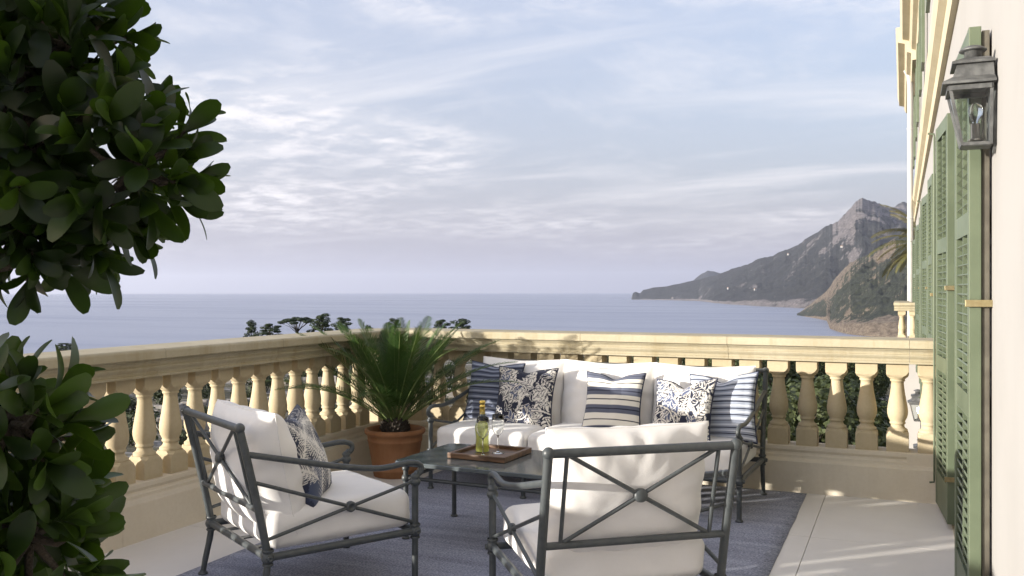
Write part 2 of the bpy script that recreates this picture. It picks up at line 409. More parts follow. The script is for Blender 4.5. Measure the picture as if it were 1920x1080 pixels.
headland('headland', M['near_land'],
    [1494, 1500, 1512, 1530, 1550, 1556, 1567, 1580, 1595, 1620, 1650, 1690, 1730, 1800, 1900],
    [588, 585, 576, 562, 545, 538, 520, 505, 490, 480, 466, 440, 424, 390, 350],
    [3680, 3680, 3640, 3560, 3450, 3400, 3300, 3200, 3100, 3000, 2950, 2900, 2800, 2700, 2600],
    [3600, 3560, 3420, 3250, 3020, 2420, 2290, 2180, 2110, 2040, 1990, 1950, 1920, 1850, 1750],
    360, 130, .22, 14.2, rock_near, 1.25, coast=.13, nsc=420.)

def ground_z(x, y):
    d = math.hypot(x, y); a = math.atan2(-x, y)          # a: 0 along the facade, positive to the left
    z = -6.3 - .046 * min(d, 260)
    if d > 260:
        t = min((d - 260) / 420, 1); z -= (112 - 18.3 + 8) * t * t * (3 - 2 * t)
    side = max(0, min(1, (x - 1) / 40)); z += side * 14
    terr = .55 * math.sin(z * 2.4 + noise.noise(Vector((x * .03, y * .03, 2))) * 4)
    z += (noise.noise(Vector((x * .02, y * .02, 0))) * 1.6 + noise.noise(Vector((x * .11, y * .11, 3))) * .5 + terr * .4) * min(1, d / 30)
    return z
def m_ground():
    n = Nodes('garden_hillside'); co = n.coord('World')
    c = n.mix(n.ramp(n.noise(co, .55, 6, .68), .40, .60), (.060, .058, .030), (.125, .11, .066))
    c = n.mix(n.ramp(n.noise(n.coord('World', (.45, 1.3, 2)), .12, 6, .7, .5), .50, .58), c, n.mix(n.ramp(n.noise(co, 2.5, 6, .75), .4, .62), (.19, .175, .16), (.40, .375, .345)))
    n.set(c, .95); n.bump(n.noise(co, 2.0, 7, .75), .9, .4); return n.m
M['ground'] = m_ground()
mb = MB(); NS = 220; rads = list(np.geomspace(2.5, 800, 110)); vs = [(0, 0, -6.5)]; fs = []
for r in rads:
    for k in range(NS):
        w = 2 * math.pi * k / NS; x, y = r * math.cos(w), r * math.sin(w); vs.append((x, y, ground_z(x, y)))
for k in range(NS): fs.append((0, 1 + k, 1 + (k + 1) % NS))
for i in range(len(rads) - 1):
    for k in range(NS):
        a = 1 + i * NS; fs.append((a + k, a + NS + k, a + NS + (k + 1) % NS, a + (k + 1) % NS))
mb.add(vs, fs, True); struct(mb.obj('terrain', M['ground'], fix=False))

# ------------------------------------------------------------ terrace floor
XW = 0.02                                    # facade plane
CX0, CY0, CH = -4.37, 6.75, 0.22             # balustrade centre lines and corner chamfer
mb = MB().box((-2.17, 2.66, -.035), (4.36, 8.5, .04)); fl = struct(mb.obj('terrace_floor', M['grout']))
xs = [0.015, -.787, -1.687, -2.587, -3.487, -4.33]; ys = [6.70, 5.45, 4.25, 3.05, 1.85, .65, -.55, -1.6]
for i in range(5):
    for j in range(7):
        x0, x1, y0, y1 = xs[i + 1], xs[i], ys[j + 1], ys[j]; g = .0016
        MB().box(((x0 + x1) / 2, (y0 + y1) / 2, -.0075), (x1 - x0 - 2 * g, y1 - y0 - 2 * g, .015), None, .0015).obj('slab', M['floor'], fl)
struct(MB().box((-2.17, 2.66, -3.55), (4.72, 8.52, 6.98)).obj('terrace_base', M['plinth']))

# ------------------------------------------------------------ balustrades
COP = [(.118, .911), (.134, .913), (.136, .926), (.127, .931), (.131, .945), (.141, .957), (.147, .968), (.147, .974), (.139, .978), (.143, .992), (.152, 1.003), (.158, 1.007), (.158, 1.015), (.186, 1.0165), (.191, 1.021), (.191, 1.060), (.187, 1.069), (.176, 1.075)]
PLI = [(.145, -.02), (.145, .212), (.138, .219), (.112, .231), (.109, .236), (.109, .252), (.098, .258), (.094, .270), (.100, .282), (.1035, .288), (.1035, .311), (.100, .315)]
def closed(prof): return prof + [(-n, z) for n, z in reversed(prof)]
def sweep(path, normals, prof):              # prof offsets along the given inward normals
    vs = []; fs = []; k = len(prof)
    for p, nr in zip(path, normals):
        for n, z in prof: vs.append((p[0] + nr[0] * n, p[1] + nr[1] * n, z))
    for i in range(len(path) - 1):
        for j in range(k): fs.append((i * k + j, i * k + (j + 1) % k, (i + 1) * k + (j + 1) % k, (i + 1) * k + j))
    fs.append(tuple(range(k))); fs.append(tuple(reversed(range((len(path) - 1) * k, len(path) * k))))
    return MB().add(vs, fs)
T8 = math.tan(R(22.5))
def baluster_mesh():
    mb = MB()
    prof = [(.062, .128), (.064, .134), (.064, .146), (.058, .150), (.047, .158), (.043, .170), (.043, .178), (.050, .182), (.052, .190), (.047, .196),
            (.050, .205), (.060, .225), (.0655, .250), (.066, .275), (.062, .305), (.055, .345), (.048, .385), (.0425, .425), (.040, .452), (.040, .468), (.047, .471), (.048, .479), (.045, .483),
            (.049, .487), (.058, .496), (.060, .503)]
    mb.lathe(prof, 28)
    def block(h, z0, z1, inner, up):         # square block whose inner face is cut to a bell at the corners
        pass
    # foot block with cut upper corners
    def oct_(h, c, z): return [(h, -h + c, z), (h, h - c, z), (h - c, h, z), (-h + c, h, z), (-h, h - c, z), (-h, -h + c, z), (-h + c, -h, z), (h - c, -h, z)]
    def rings(rs):
        vs = [p for r in rs for p in r]; fs = []
        for i in range(len(rs) - 1):
            for k in range(8): fs.append((i * 8 + k, i * 8 + (k + 1) % 8, (i + 1) * 8 + (k + 1) % 8, (i + 1) * 8 + k))
        fs += [tuple(reversed(range(8))), tuple(range((len(rs) - 1) * 8, len(rs) * 8))]
        mb.add(vs, fs)
    rings([oct_(.071, .002, -.004), oct_(.071, .002, .090), oct_(.071, .018, .112), oct_(.068, .030, .122), oct_(.066, .033, .130)])
    rings([oct_(.062, .034, .500), oct_(.067, .030, .508), oct_(.071, .018, .518), oct_(.071, .002, .540), oct_(.071, .002, .598)])
    return mb
bal_me = None
def baluster(parent, x, y, z=.315, rz=0):
    global bal_me
    if bal_me is None:
        o = baluster_mesh().obj('baluster', M['stone'], parent, (x, y, z), (0, 0, rz)); bal_me = o.data; return o
    return link(bal_me, 'baluster', parent, (x, y, z), (0, 0, rz))
mid = (CX0 + CH / 2, CY0 - CH / 2)
nd = (math.sqrt(.5), -math.sqrt(.5))
def run(parent, horizontal, cuts, prof, name, mat, corner):
    """stones between cuts; the run ends at the chamfered corner."""
    g = .0012
    for i in range(len(cuts) - 1):
        a, b = cuts[i] + g, cuts[i + 1] - g
        if horizontal:                       # along X, inward = -Y, starts at the corner
            path = [(a, CY0), (b, CY0)]; nr = [(0, -1), (0, -1)]
            if i == 0 and corner: path = [mid, (CX0 + CH, CY0), (b, CY0)]; nr = [nd, (T8, -1), (0, -1)]
        else:
            path = [(CX0, a), (CX0, b)]; nr = [(1, 0), (1, 0)]
            if i == len(cuts) - 2 and corner: path = [(CX0, a), (CX0, CY0 - CH), mid]; nr = [(1, 0), (1, -T8), nd]
        sweep(path, nr, closed(prof)).obj(name, mat, parent)
bl = thing('balustrade', 'sandstone balustrade on the open sea side, behind the left armchair and foreground shrub', 'balustrade', (0, 0, 0))
run(bl, False, [-1.6, -.45, .7, 1.85, 2.95, 4.02, 5.10, 6.15, 6.64], COP, 'coping_stone', M['coping'], True)
run(bl, False, [-1.6, .2, 2.0, 3.75, 5.45, 6.64], PLI, 'plinth_stone', M['plinth'], True)
for k in range(38): baluster(bl, CX0, 6.312 - .2057 * k)
bb = thing('balustrade', 'sandstone balustrade running behind the sofa up to the house wall', 'balustrade', (0, 0, 0))
run(bb, True, [-4.26, -3.62, -2.55, -1.45, -.26, XW - .002], COP, 'coping_stone', M['coping'], True)
run(bb, True, [-4.26, -2.9, -1.5, -.272], PLI, 'plinth_stone', M['plinth'], True)
sweep([(-.277, CY0), (XW - .002, CY0)], [(0, -1)] * 2, closed([(.147, -.02), (.147, .213), (.138, .221), (.112, .231), (.108, .236), (.108, .311), (.105, .315)])).obj('plinth_stone', M['plinth'], bb)
for k in range(21): baluster(bb, -.138 - .1956 * k, CY0)
pier = [(.085, .314), (.085, .912)]
sweep([(CX0, CY0 - CH - .02), (CX0, CY0 - CH), mid, (CX0 + CH, CY0), (CX0 + CH + .02, CY0)], [(1, 0), (1, -T8), nd, (T8, -1), (0, -1)], closed(pier)).obj('corner_pier', M['stone'], bb)
# another terrace further along the house
bf = thing('balustrade', 'short sandstone balustrade of a farther terrace beside the distant shutters', 'balustrade', (0, 0, 0))
YF = 19.6
o = sweep([(-.46, YF), (XW - .002, YF)], [(0, -1)] * 2, closed(COP)).obj('coping_stone', M['coping'], bf); o.location.z = .06
o = sweep([(-.46, YF), (XW - .002, YF)], [(0, -1)] * 2, closed(PLI)).obj('plinth_stone', M['plinth'], bf); o.location.z = .06
for k in range(2): baluster(bf, -.12 - .20 * k, YF, .375)
for k in range(12): baluster(bf, -.32, YF + .2 + .2 * k, .375)
o = sweep([(-.32, YF + .19), (-.32, YF + 2.6)], [(1, 0)] * 2, closed([(n * .8, z) for n, z in COP])).obj('coping_stone', M['coping'], bf); o.location.z = .057
o = sweep([(-.32, YF + .19), (-.32, YF + 2.6)], [(1, 0)] * 2, closed([(n * .8, z) for n, z in PLI])).obj('plinth_stone', M['plinth'], bf); o.location.z = .057
MB().box((-.22, YF + 1.3, -3.0), (.46, 2.9, 6.1)).obj('terrace_wall', M['plaster'], bf)

# ------------------------------------------------------------ house
house = thing('house', 'cream plastered villa with green louvred shutters and moulded cornice', 'house', (0, 0, 0))
Y0, Y1, ZB, ZT = -1.62, 27.0, -7.5, 6.55
doors = [(4.62 + 5 * k, 5.90 + 5 * k) for k in range(5)]
mb = MB()
yc = [Y0] + [y for d in doors for y in d] + [Y1]; zc = [ZB, -4.2, -1.8, .02, 2.42, 4.60, 6.08, ZT]
for i in range(len(yc) - 1):
    for j in range(len(zc) - 1):
        if i % 2 == 1 and j in (1, 3, 5): continue
        mb.box((XW + .15, (yc[i] + yc[i + 1]) / 2, (zc[j] + zc[j + 1]) / 2), (.30, yc[i + 1] - yc[i], zc[j + 1] - zc[j]))
mb.obj('wall', M['plaster'], house)
MB().box((4.2, Y1 - .15, (ZB + ZT) / 2), (7.7, .3, ZT - ZB)).obj('end_wall', M['plaster'], house)
mb = MB()
mb.box((4.2, 12.69, ZT + .55), (8.6, 28.9, .06)); mb.obj('roof', M['plaster'], house)
def prism_y(prof, y0, y1): return MB().add([(x, y, z) for y in (y0, y1) for x, z in prof],
    [tuple((k, (k + 1) % len(prof), len(prof) + (k + 1) % len(prof), len(prof) + k)) for k in range(len(prof))] + [tuple(range(len(prof))), tuple(reversed(range(len(prof), 2 * len(prof))))])
CN = [(XW + .1, 6.10), (XW - .06, 6.10), (XW - .08, 6.16), (XW - .08, 6.24), (XW - .16, 6.27), (XW - .20, 6.36), (XW - .20, 6.44), (XW - .33, 6.48), (XW - .34, 6.58), (XW - .37, 6.70), (XW - .37, 6.78), (XW + .1, 6.85)]
prism_y(CN, Y0 + .01, 20.2).obj('cornice', M['trim'], house)
prism_y([(x - (.085 if x < XW else 0), z - .05) for x, z in CN], 20.21, Y1 + .25).obj('cornice', M['trim'], house)
prism_y([(XW + .01, 3.20), (XW - .04, 3.20), (XW - .05, 3.25), (XW - .05, 3.32), (XW - .10, 3.35), (XW - .12, 3.42), (XW - .12, 3.48), (XW + .01, 3.52)], Y0 + .01, Y1 + .1).obj('string_course', M['trim'], house)
MB().box((-.006, (Y0 + 6.59) / 2, .004), (.05, 6.59 - Y0, .006)).obj('threshold_strip', M['trim'], house)
# doors and windows set back in the openings
def casement(y0, y1, z0, z1):
    fr = MB(); w = .06; x = XW + .20
    fr.box((x, y0 + w / 2, (z0 + z1) / 2), (.05, w, z1 - z0)); fr.box((x, y1 - w / 2, (z0 + z1) / 2), (.05, w, z1 - z0))
    fr.box((x, (y0 + y1) / 2, (z0 + z1) / 2), (.048, .09, z1 - z0))
    n = 4 if z1 - z0 > 2 else 3
    for k in range(n + 1): fr.box((x, (y0 + y1) / 2, z0 + .04 + (z1 - z0 - .08) * k / n), (.044, y1 - y0 - .002, .05 if 0 < k < n else .078))
    d = fr.obj('door' if n == 4 else 'window', M['plaster'], house)
    for s in (0, 1):
        ya, yb = (y0 + w, (y0 + y1) / 2 - .045) if s == 0 else ((y0 + y1) / 2 + .045, y1 - w)
        MB().box((x + .012, (ya + yb) / 2, (z0 + z1) / 2), (.006, yb - ya, z1 - z0)).obj('pane', M['pane'], d)
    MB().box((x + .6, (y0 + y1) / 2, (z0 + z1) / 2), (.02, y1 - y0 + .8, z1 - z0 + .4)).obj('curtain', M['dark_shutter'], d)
for y0, y1 in doors:
    casement(y0, y1, .02, 2.42); casement(y0, y1, 4.60, 6.08)
# louvred shutter leaves folded open against the facade
def louvre_leaf(y0, y1, z0, z1, x0, x1, mat, rails, detailed, tilt=1, pitch=.041, bottom=.0, swing=0):
    fr = MB(); st = .062; mx = (x0 + x1) / 2; t = x1 - x0; h = z1 - z0
    fr.box((mx, y0 + st / 2, (z0 + z1) / 2), (t, st, h), None, .003); fr.box((mx, y1 - st / 2, (z0 + z1) / 2), (t, st, h), None, .003)
    fr.box((mx, (y0 + y1) / 2, (z0 + z1) / 2), (t * .72, .022, h - .02))
    zs = [z0 + .0] + rails + [z1]
    bars = [(z0, z0 + (bottom or .10)), (z1 - .085, z1)] + [(z - .045, z + .045) for z in rails]
    for a, b in bars: fr.box((mx, (y0 + y1) / 2, (a + b) / 2), (t * .90, y1 - y0 - 2 * st + .004, b - a))
    leaf = fr.obj('shutter', mat, house)
    if swing:                                # the far edge stands a little further off the wall
        piv = Vector((x1, y0, 0)); leaf.matrix_local = Matrix.Translation(piv) @ Matrix.Rotation(swing, 4, 'Z') @ Matrix.Translation(-piv)
    zz = z0 + (bottom or .10) + .02; sl = MB(); me = None
    Mx = Matrix.Rotation(R(38 * tilt), 3, 'Y')
    while zz < z1 - .10:
        if all(abs(zz - z) > .055 for z in rails):
            if detailed:
                if me is None:
                    o = MB().box((0, 0, 0), (t * .92, y1 - y0 - 2 * st, .007), Mx).obj('slat', mat, leaf, (mx, (y0 + y1) / 2, zz)); me = o.data
                else: link(me, 'slat', leaf, (mx, (y0 + y1) / 2, zz))
            else: sl.box((mx, (y0 + y1) / 2, zz), (t * .92, y1 - y0 - 2 * st, .007), Mx)
        zz += pitch
    if not detailed: struct(sl.obj('slats', mat, leaf), 'stuff')
    return leaf
XF0, XF1 = -.062, -.018
for k, (d0, d1) in enumerate(doors):
    for s, (a, b) in enumerate(((d0 - .62, d0 - .02), (d1 + .02, d1 + .62))):
        det = k == 0
        lf = louvre_leaf(a, b, .035, 2.445, XF0, XF1, M['shutter'], [.95, 1.68], det, 1, bottom=.22, swing=R(4.2 if s else 2.2))
        # the second, folded leaf behind it
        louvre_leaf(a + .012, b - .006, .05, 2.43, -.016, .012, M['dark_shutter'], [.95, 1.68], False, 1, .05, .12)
        # espagnolette rod with its hooks, and hold-back clips
        yr = b - .002 if s == 0 else b + .014
        if s == 1: MB().tube([(XF0 - .035, yr, .16 - .005), (XF0 - .008, yr, .16), (XF0 - .006, yr, .18), (XF0 - .006, yr, 2.40), (XF0 - .008, yr, 2.42), (XF0 - .045, yr, 2.425)], .0065, 8).obj('bolt_rod', M['shutter'], lf)
        for zc_ in (.30, 1.42 + .0):
            MB().box(((XF0 + XW) / 2 - .004, a - .012, zc_ if s == 1 else zc_ - .06), (.105, .016, .028), None, .003).obj('clip', M['brass'], lf)
    # upper floor
    louvre_leaf(d0 - .62, d0 - .02, 4.58, 6.08, XF0, XF1, M['shutter'], [5.35], False)
    louvre_leaf(d1 + .02, d1 + .62, 4.58, 6.08, XF0, XF1, M['shutter'], [5.35], False)
    # lower floor
    louvre_leaf(d0 - .62, d0 - .02, -4.2, -1.8, XF0, XF1, M['shutter'], [-3.0], False)
    louvre_leaf(d1 + .02, d1 + .62, -4.2, -1.8, XF0, XF1, M['shutter'], [-3.0], False)
mb = MB().tube([(XW - .17, 22.4, -7), (XW - .17, 22.4, 6.0), (XW - .19, 22.4, 6.2), (XW - .26, 22.4, 6.34)], .062, 14)
dp = mb.obj('downpipe', M['pipe'], house)
for z in (-3, -1, 1, 3, 5): MB().lathe([(.058, -.03), (.070, -.025), (.070, .025), (.058, .03)], 14, (XW - .17, 22.4, z)).obj('bracket', M['pipe'], dp)

# ------------------------------------------------------------ wall lanterns
def lantern(name, label, lit, group=None):
    t = thing(name, label, 'lantern', (0, 0, 0), 0, group)
    # local: wall at x=0, lantern sticks out to -x ; y along the wall ; z up, 0 = bottom of the glass
    def ring(x0, x1, hy, z): return [(x0, -hy, z), (x1, -hy, z), (x1, hy, z), (x0, hy, z)]
    def loft(mb, rs):
        vs = [p for r in rs for p in r]; n = len(rs)
        fs = [(i * 4 + k, i * 4 + (k + 1) % 4, (i + 1) * 4 + (k + 1) % 4, (i + 1) * 4 + k) for i in range(n - 1) for k in range(4)]
        mb.add(vs, fs + [(3, 2, 1, 0), tuple(range(4 * n - 4, 4 * n))]); return mb
    bt = [(-.128, -.058), (-.128, .058), (-.022, .058), (-.022, -.058)]      # bottom corners
    tp = [(-.178, -.090), (-.178, .090), (-.022, .090), (-.022, -.090)]      # top corners
    HB = .222
    fr = MB()
    for (a, b), (c, d) in zip(bt, tp): fr.tube([(a, b, 0), (c, d, HB)], .0085, 4, True, False)
    for cs, z in ((bt, .004), (tp, HB - .012)):
        for k in range(4):
            (a, b), (c, d) = cs[k], cs[(k + 1) % 4]; fr.tube([(a, b, z), (c, d, z)], .0085 if z < .1 else .012, 4, True, False)
    loft(fr, [ring(-.128, -.022, .058, -.004), ring(-.128, -.022, .058, .006)])
    # solid frieze under the eave
    fr.obj('frame', M['zinc'], t)
    rf = MB()
    loft(rf, [ring(-.205, -.006, .118, HB + .000), ring(-.205, -.006, .118, HB + .009), ring(-.165, -.012, .088, HB + .030), ring(-.150, -.014, .078, HB + .076),
              ring(-.150, -.014, .078, HB + .080)])
    loft(rf, [ring(-.168, -.008, .094, HB + .078), ring(-.168, -.008, .094, HB + .087), ring(-.120, -.03, .060, HB + .104)])
    rf.lathe([(.001, HB + .10), (.034, HB + .10), (.034, HB + .135), (.036, HB + .136), (.052, HB + .138), (.054, HB + .141), (.050, HB + .146), (.030, HB + .156), (.010, HB + .160), (.001, HB + .160)], 20, (-.085, 0, 0))
    rf.obj('roof', M['zinc'], t)
    bp = MB(); vs = []; n = 28
    for x in (-.001, -.012):
        for k in range(n):
            w = 2 * math.pi * k / n; vs.append((x, .062 * math.cos(w), .14 + .17 * math.copysign(abs(math.sin(w)) ** .7, math.sin(w))))
    bp.add(vs, [(k, (k + 1) % n, n + (k + 1) % n, n + k) for k in range(n)] + [tuple(range(n)), tuple(reversed(range(n, 2 * n)))])
    bp.tube([(-.008, 0, HB + .05), (-.02, 0, HB + .05)], .03, 12)
    bp.box((-.019, 0, HB / 2), (.012, .10, HB))
    bp.obj('back_plate', M['zinc'], t)
    for k in range(3):
        (a, b), (c, d) = bt[k], bt[(k + 1) % 4]; (e, f_), (g, h) = tp[k], tp[(k + 1) % 4]
        if k == 1: k = 1
        MB().add([(a, b, .006), (c, d, .006), (g, h, HB - .006), (e, f_, HB - .006)], [(0, 1, 2, 3)]).obj('pane', M['pane'], t, fix=False)
    (a, b), (c, d) = bt[3], bt[0]; (e, f_), (g, h) = tp[3], tp[0]
    MB().add([(a, b, .006), (c, d, .006), (g, h, HB - .006), (e, f_, HB - .006)], [(0, 1, 2, 3)]).obj('pane', M['pane'], t, fix=False)
    so = MB().lathe([(.001, .02), (.03, .02), (.03, .026), (.019, .03), (.019, .085), (.001, .085)], 16, (-.075, 0, 0)).obj('socket', M['cream_socket'], t)
    MB().lathe([(.010, .085), (.013, .095), (.026, .118), (.029, .135), (.025, .152), (.012, .163), (.001, .166)], 16, (-.075, 0, 0)).obj('bulb', M['bulb'] if lit else M['glass'], t)
    return t
l1 = lantern('wall_lantern', 'large zinc wall lantern fixed on the cream wall above the near shutters', False)
l1.location = (XW, 3.86, 1.955); l1.scale = (.90, .98, 1.0)
l2 = lantern('wall_lantern', 'lit zinc lantern on the lower house wall seen between the balusters', True); l2.location = (XW, 15.2, -.60); l2.scale = (1.25, 1.25, 1.25)
l3 = lantern('wall_lantern', 'unlit zinc lantern low on the house wall in front of the downpipe', False); l3.location = (XW, 11.6, -.80); l3.scale = (1.25, 1.25, 1.25)

# ------------------------------------------------------------ rug
def rug():
    x0, x1, y0, y1 = -3.585, -.908, 2.3, 6.575; nx, ny = 30, 60; vs = []; fs = []
    for lay in (0, 1):
        for j in range(ny + 1):
            for i in range(nx + 1):
                x = x0 + (x1 - x0) * i / nx; y = y0 + (y1 - y0) * j / ny
                if i in (0, nx): x += .006 * noise.noise(Vector((i, y * 3, 0)))
                if j in (0, ny): y += .005 * noise.noise(Vector((x * 3, j, 5)))
                z = .0005 if lay == 0 else .0105 + .0012 * noise.noise(Vector((x * 2, y * 2, 0))) - (.005 if (i in (0, nx) or j in (0, ny)) else 0)
                vs.append((x, y, z))
    n = (nx + 1) * (ny + 1)
    for j in range(ny):
        for i in range(nx):
            a = j * (nx + 1) + i; q = (a, a + 1, a + nx + 2, a + nx + 1)
            fs.append(tuple(reversed(q))); fs.append(tuple(k + n for k in q))
    edge = [i for i in range(nx + 1)] + [j * (nx + 1) + nx for j in range(1, ny + 1)] + [ny * (nx + 1) + i for i in range(nx - 1, -1, -1)] + [j * (nx + 1) for j in range(ny - 1, 0, -1)]
    for k in range(len(edge)):
        a, b = edge[k], edge[(k + 1) % len(edge)]; fs.append((a, b, b + n, a + n))
    return MB().add(vs, fs, True).obj('rug', M['rug'])
tag(rug(), 'blue grey woven outdoor rug under the seating group', 'rug')
RZ = .0105

# ------------------------------------------------------------ seating frames
def medallion(c, ax, r=.026, t=.016):
    q = Vector((0, 0, 1)).rotation_difference(Vector(ax)).to_matrix()
    return MB().lathe([(.001, -t), (r * .8, -t), (r, -t * .6), (r, t * .6), (r * .8, t), (r * .55, t), (r * .5, t * .7), (.001, t * .7)], 18, c, q)
def seat(name, label, cat, W, D, ztop, zarm, loc, rz, npan, group=None, midlegs=0):
    """x right, y forward, origin at the centre of the rear posts' line, on the floor"""
    t = thing(name, label, cat, loc, rz, group); h = W / 2; ZR = .245; m = M['metal']
    lean = .125
    def post(z): return -lean * max(0, (z - ZR) / (ztop - ZR)) ** 1.12
    # legs
    xs = [-h, h] + [(-h + W * (k + 1) / (midlegs + 1)) for k in range(midlegs)]
    for x in xs:
        mid_ = abs(x) < h - .01
        lg = MB().tube(smoothpath([(x, -.040, .012), (x, -.030, .07), (x, -.008, .17), (x, 0, ZR - .02)], 4), [.0135] * 4 + [.0145] * 4 + [.0155] * 4 + [.016], 12)
        lg.lathe([(.001, 0), (.022, 0), (.024, .004), (.022, .010), (.015, .014), (.013, .022)], 14, (x, -.041, 0)); lg.obj('leg', m, t)
        lg = MB().tube([(x, D, .012), (x, D, ZR)], .0155, 12)
        lg.lathe([(.001, 0), (.022, 0), (.024, .004), (.022, .010), (.016, .014), (.015, .022)], 14, (x, D, 0)); lg.obj('leg', m, t)
    sf = MB()
    sf.tube([(-h, 0, ZR), (h, 0, ZR)], .017, 12); sf.tube([(-h, D, ZR), (h, D, ZR)], .017, 12)
    for s in (-1, 1): sf.tube([(s * h, 0, ZR), (s * h, D, ZR)], .017, 12)
    for x in (-h, h):
        for y in (0, D):
            sf.ball((x, y, ZR), .029, 14, 10)
            sf.lathe([(.024, -.006), (.027, 0), (.024, .006)], 14, (x, y, ZR + .030)); sf.lathe([(.022, -.005), (.025, 0), (.022, .005)], 14, (x, y, ZR - .030))
    n = max(3, int(W / .16))
    for k in range(1, n): sf.box((-h + W * k / n, D / 2, ZR + .003), (.035, D, .006))
    f = sf.obj('seat_frame', m, t)
    for x, s in ((-h, -1), (h, 1)):
        for y in (0, D): medallion((x + s * .028, y, ZR), (1, 0, 0), .013, .006).obj('rosette', m, f)
    # back
    bf_ = MB()
    for s in (-1, 1):
        bf_.tube([(s * h, post(z), z) for z in np.linspace(ZR, ztop, 9)], [.0175] * 9, 12)
        bf_.ball((s * h, post(ztop), ztop + .002), .0235, 14, 10)
    bf_.tube([(-h, post(ztop), ztop), (h, post(ztop), ztop)], .0170, 12)
    zl = .455; bf_.tube([(-h, post(zl), zl), (h, post(zl), zl)], .0145, 12)
    bk = bf_.obj('back_frame', m, t)
    cuts = [-h + W * .095] + [(-h + W * (k + 1) / npan) for k in range(npan - 1)] + [h - W * .095]
    for x in cuts: MB().tube([(x, post(zl), zl), (x, post(.65), .65), (x, post(ztop), ztop)], .0085, 8).obj('upright', m, bk)
    for a, b in zip(cuts[:-1], cuts[1:]):
        zt, zb = ztop - .012, zl + .012
        MB().tube([(a + .012, post(zt), zt), (b - .012, post(zb), zb)], .0085, 8).obj('brace', m, bk)
        MB().tube([(b - .012, post(zt), zt), (a + .012, post(zb), zb)], .0085, 8).obj('brace', m, bk)
        zm = (zt + zb) / 2; medallion(((a + b) / 2, post(zm) - .002, zm), (0, 1, -.2), .0265, .015).obj('medallion', m, bk)
    # arms
    for s in (-1, 1):
        zr = .702
        x = s * h; za = zarm
        arm = MB().tube(smoothpath([(x, post(zr), zr), (x, D * .22, zr - .062), (x, D * .48, zr - .105), (x, D * .74, za + .022), (x, D * .95, za + .030), (x, D + .026, za + .014), (x, D + .034, za - .014), (x, D + .016, za - .030), (x, D + .002, za - .022)], 5), .0140, 12)
        arm.tube([(x, D, ZR), (x, D, za - .055)], .0165, 12)
        arm.lathe([(.016, -.03), (.020, -.026), (.026, -.016), (.027, -.006), (.022, 0), (.018, .006), (.023, .012), (.023, .018), (.014, .030), (.001, .034)], 14, (x, D, za - .055))
        a = arm.obj('armrest', m, t)
        p1, p2 = (x, post(.58), .58), (x, D, .285); q1, q2 = (x, post(.32), .32), (x, D, za - .06)
        MB().tube([p1, p2], .0085, 8).obj('brace', m, a); MB().tube([q1, q2], .0085, 8).obj('brace', m, a)
        # crossing
        (ay, az), (by, bz), (cy_, cz), (dy, dz) = p1[1:], p2[1:], q1[1:], q2[1:]
        k = ((cy_ - ay) * (dz - cz) - (cz - az) * (dy - cy_)) / ((by - ay) * (dz - cz) - (bz - az) * (dy - cy_))
        medallion((x, ay + (by - ay) * k, az + (bz - az) * k), (1, 0, 0), .0245, .014).obj('medallion', m, a)
    return t

# ------------------------------------------------------------ cushions
def cushion(name, mat, hx, hy, hz, r, crown, seed, wr=.006, pinch=0.0, N=22, sag=0.0):
    """soft rounded box; local z is the crowned axis"""
    idx = {}; vs = []; fs = []
    def pt(i, j, k):
        key = (i, j, k)
        if key in idx: return idx[key]
        def w(a): 
            x = 2 * a / N - 1; return math.copysign(1 - (1 - abs(x)) ** 1.55, x)
        u = Vector((w(i), w(j), w(k))); p = Vector((u.x * hx, u.y * hy, u.z * hz))
        q = Vector((max(-(hx - r), min(hx - r, p.x)), max(-(hy - r), min(hy - r, p.y)), max(-(hz - r), min(hz - r, p.z))))
        dv = p - q
        if dv.length > 1e-7: p = q + dv.normalized() * r
        e = max(abs(u.x), abs(u.y)); c = (1 - u.x ** 2) * (1 - u.y ** 2)
        p.z = p.z * (1 - pinch * e ** 5) + math.copysign(crown * max(c, 0) ** .6, p.z) * min(1, abs(p.z) / hz * 1.3)
        ed = min(1, 4 * (1 - e)) 
        nv = Vector((p.x * 5 + seed, p.y * 5, p.z * 5))
        wv = noise.noise(nv) * wr * 1.2 + (abs(noise.noise(Vector((p.x * 16 + seed, p.y * 5, p.z * 9)))) - .2) * wr * (.5 + .9 * e ** 3)
        nn = p.normalized(); p = p + nn * wv
        p.z -= sag * c
        vs.append(p); idx[key] = len(vs) - 1; return idx[key]
    for a in range(N):
        for b in range(N):
            for lo in (0, N):
                for q in ([(a, b, lo), (a + 1, b, lo), (a + 1, b + 1, lo), (a, b + 1, lo)], [(a, lo, b), (a + 1, lo, b), (a + 1, lo, b + 1), (a, lo, b + 1)], [(lo, a, b), (lo, a + 1, b), (lo, a + 1, b + 1), (lo, a, b + 1)]):
                    fs.append(tuple(pt(*c) for c in q))
    return MB().add(vs, fs, True).obj(name, mat)
def put(o, base, local, e=(0, 0, 0)):
    """world placement from a spot in a frame's own axes"""
    W = Matrix.Translation(base.location) @ base.rotation_euler.to_matrix().to_4x4() @ Matrix.Translation(local) @ (Matrix.Rotation(e[2], 4, 'Z') @ Matrix.Rotation(e[0], 4, 'X') @ Matrix.Rotation(e[1], 4, 'Y'))
    o.matrix_world = W; o.location = W.to_translation(); o.rotation_euler = W.to_euler(); return o
def piping_loop(parent, pts, r, mat, name='piping'):
    mb = MB(); pts = [Vector(p) for p in pts]; mb.tube(pts + [pts[0], pts[1]], r, 6, False); return mb.obj(name, mat, parent)

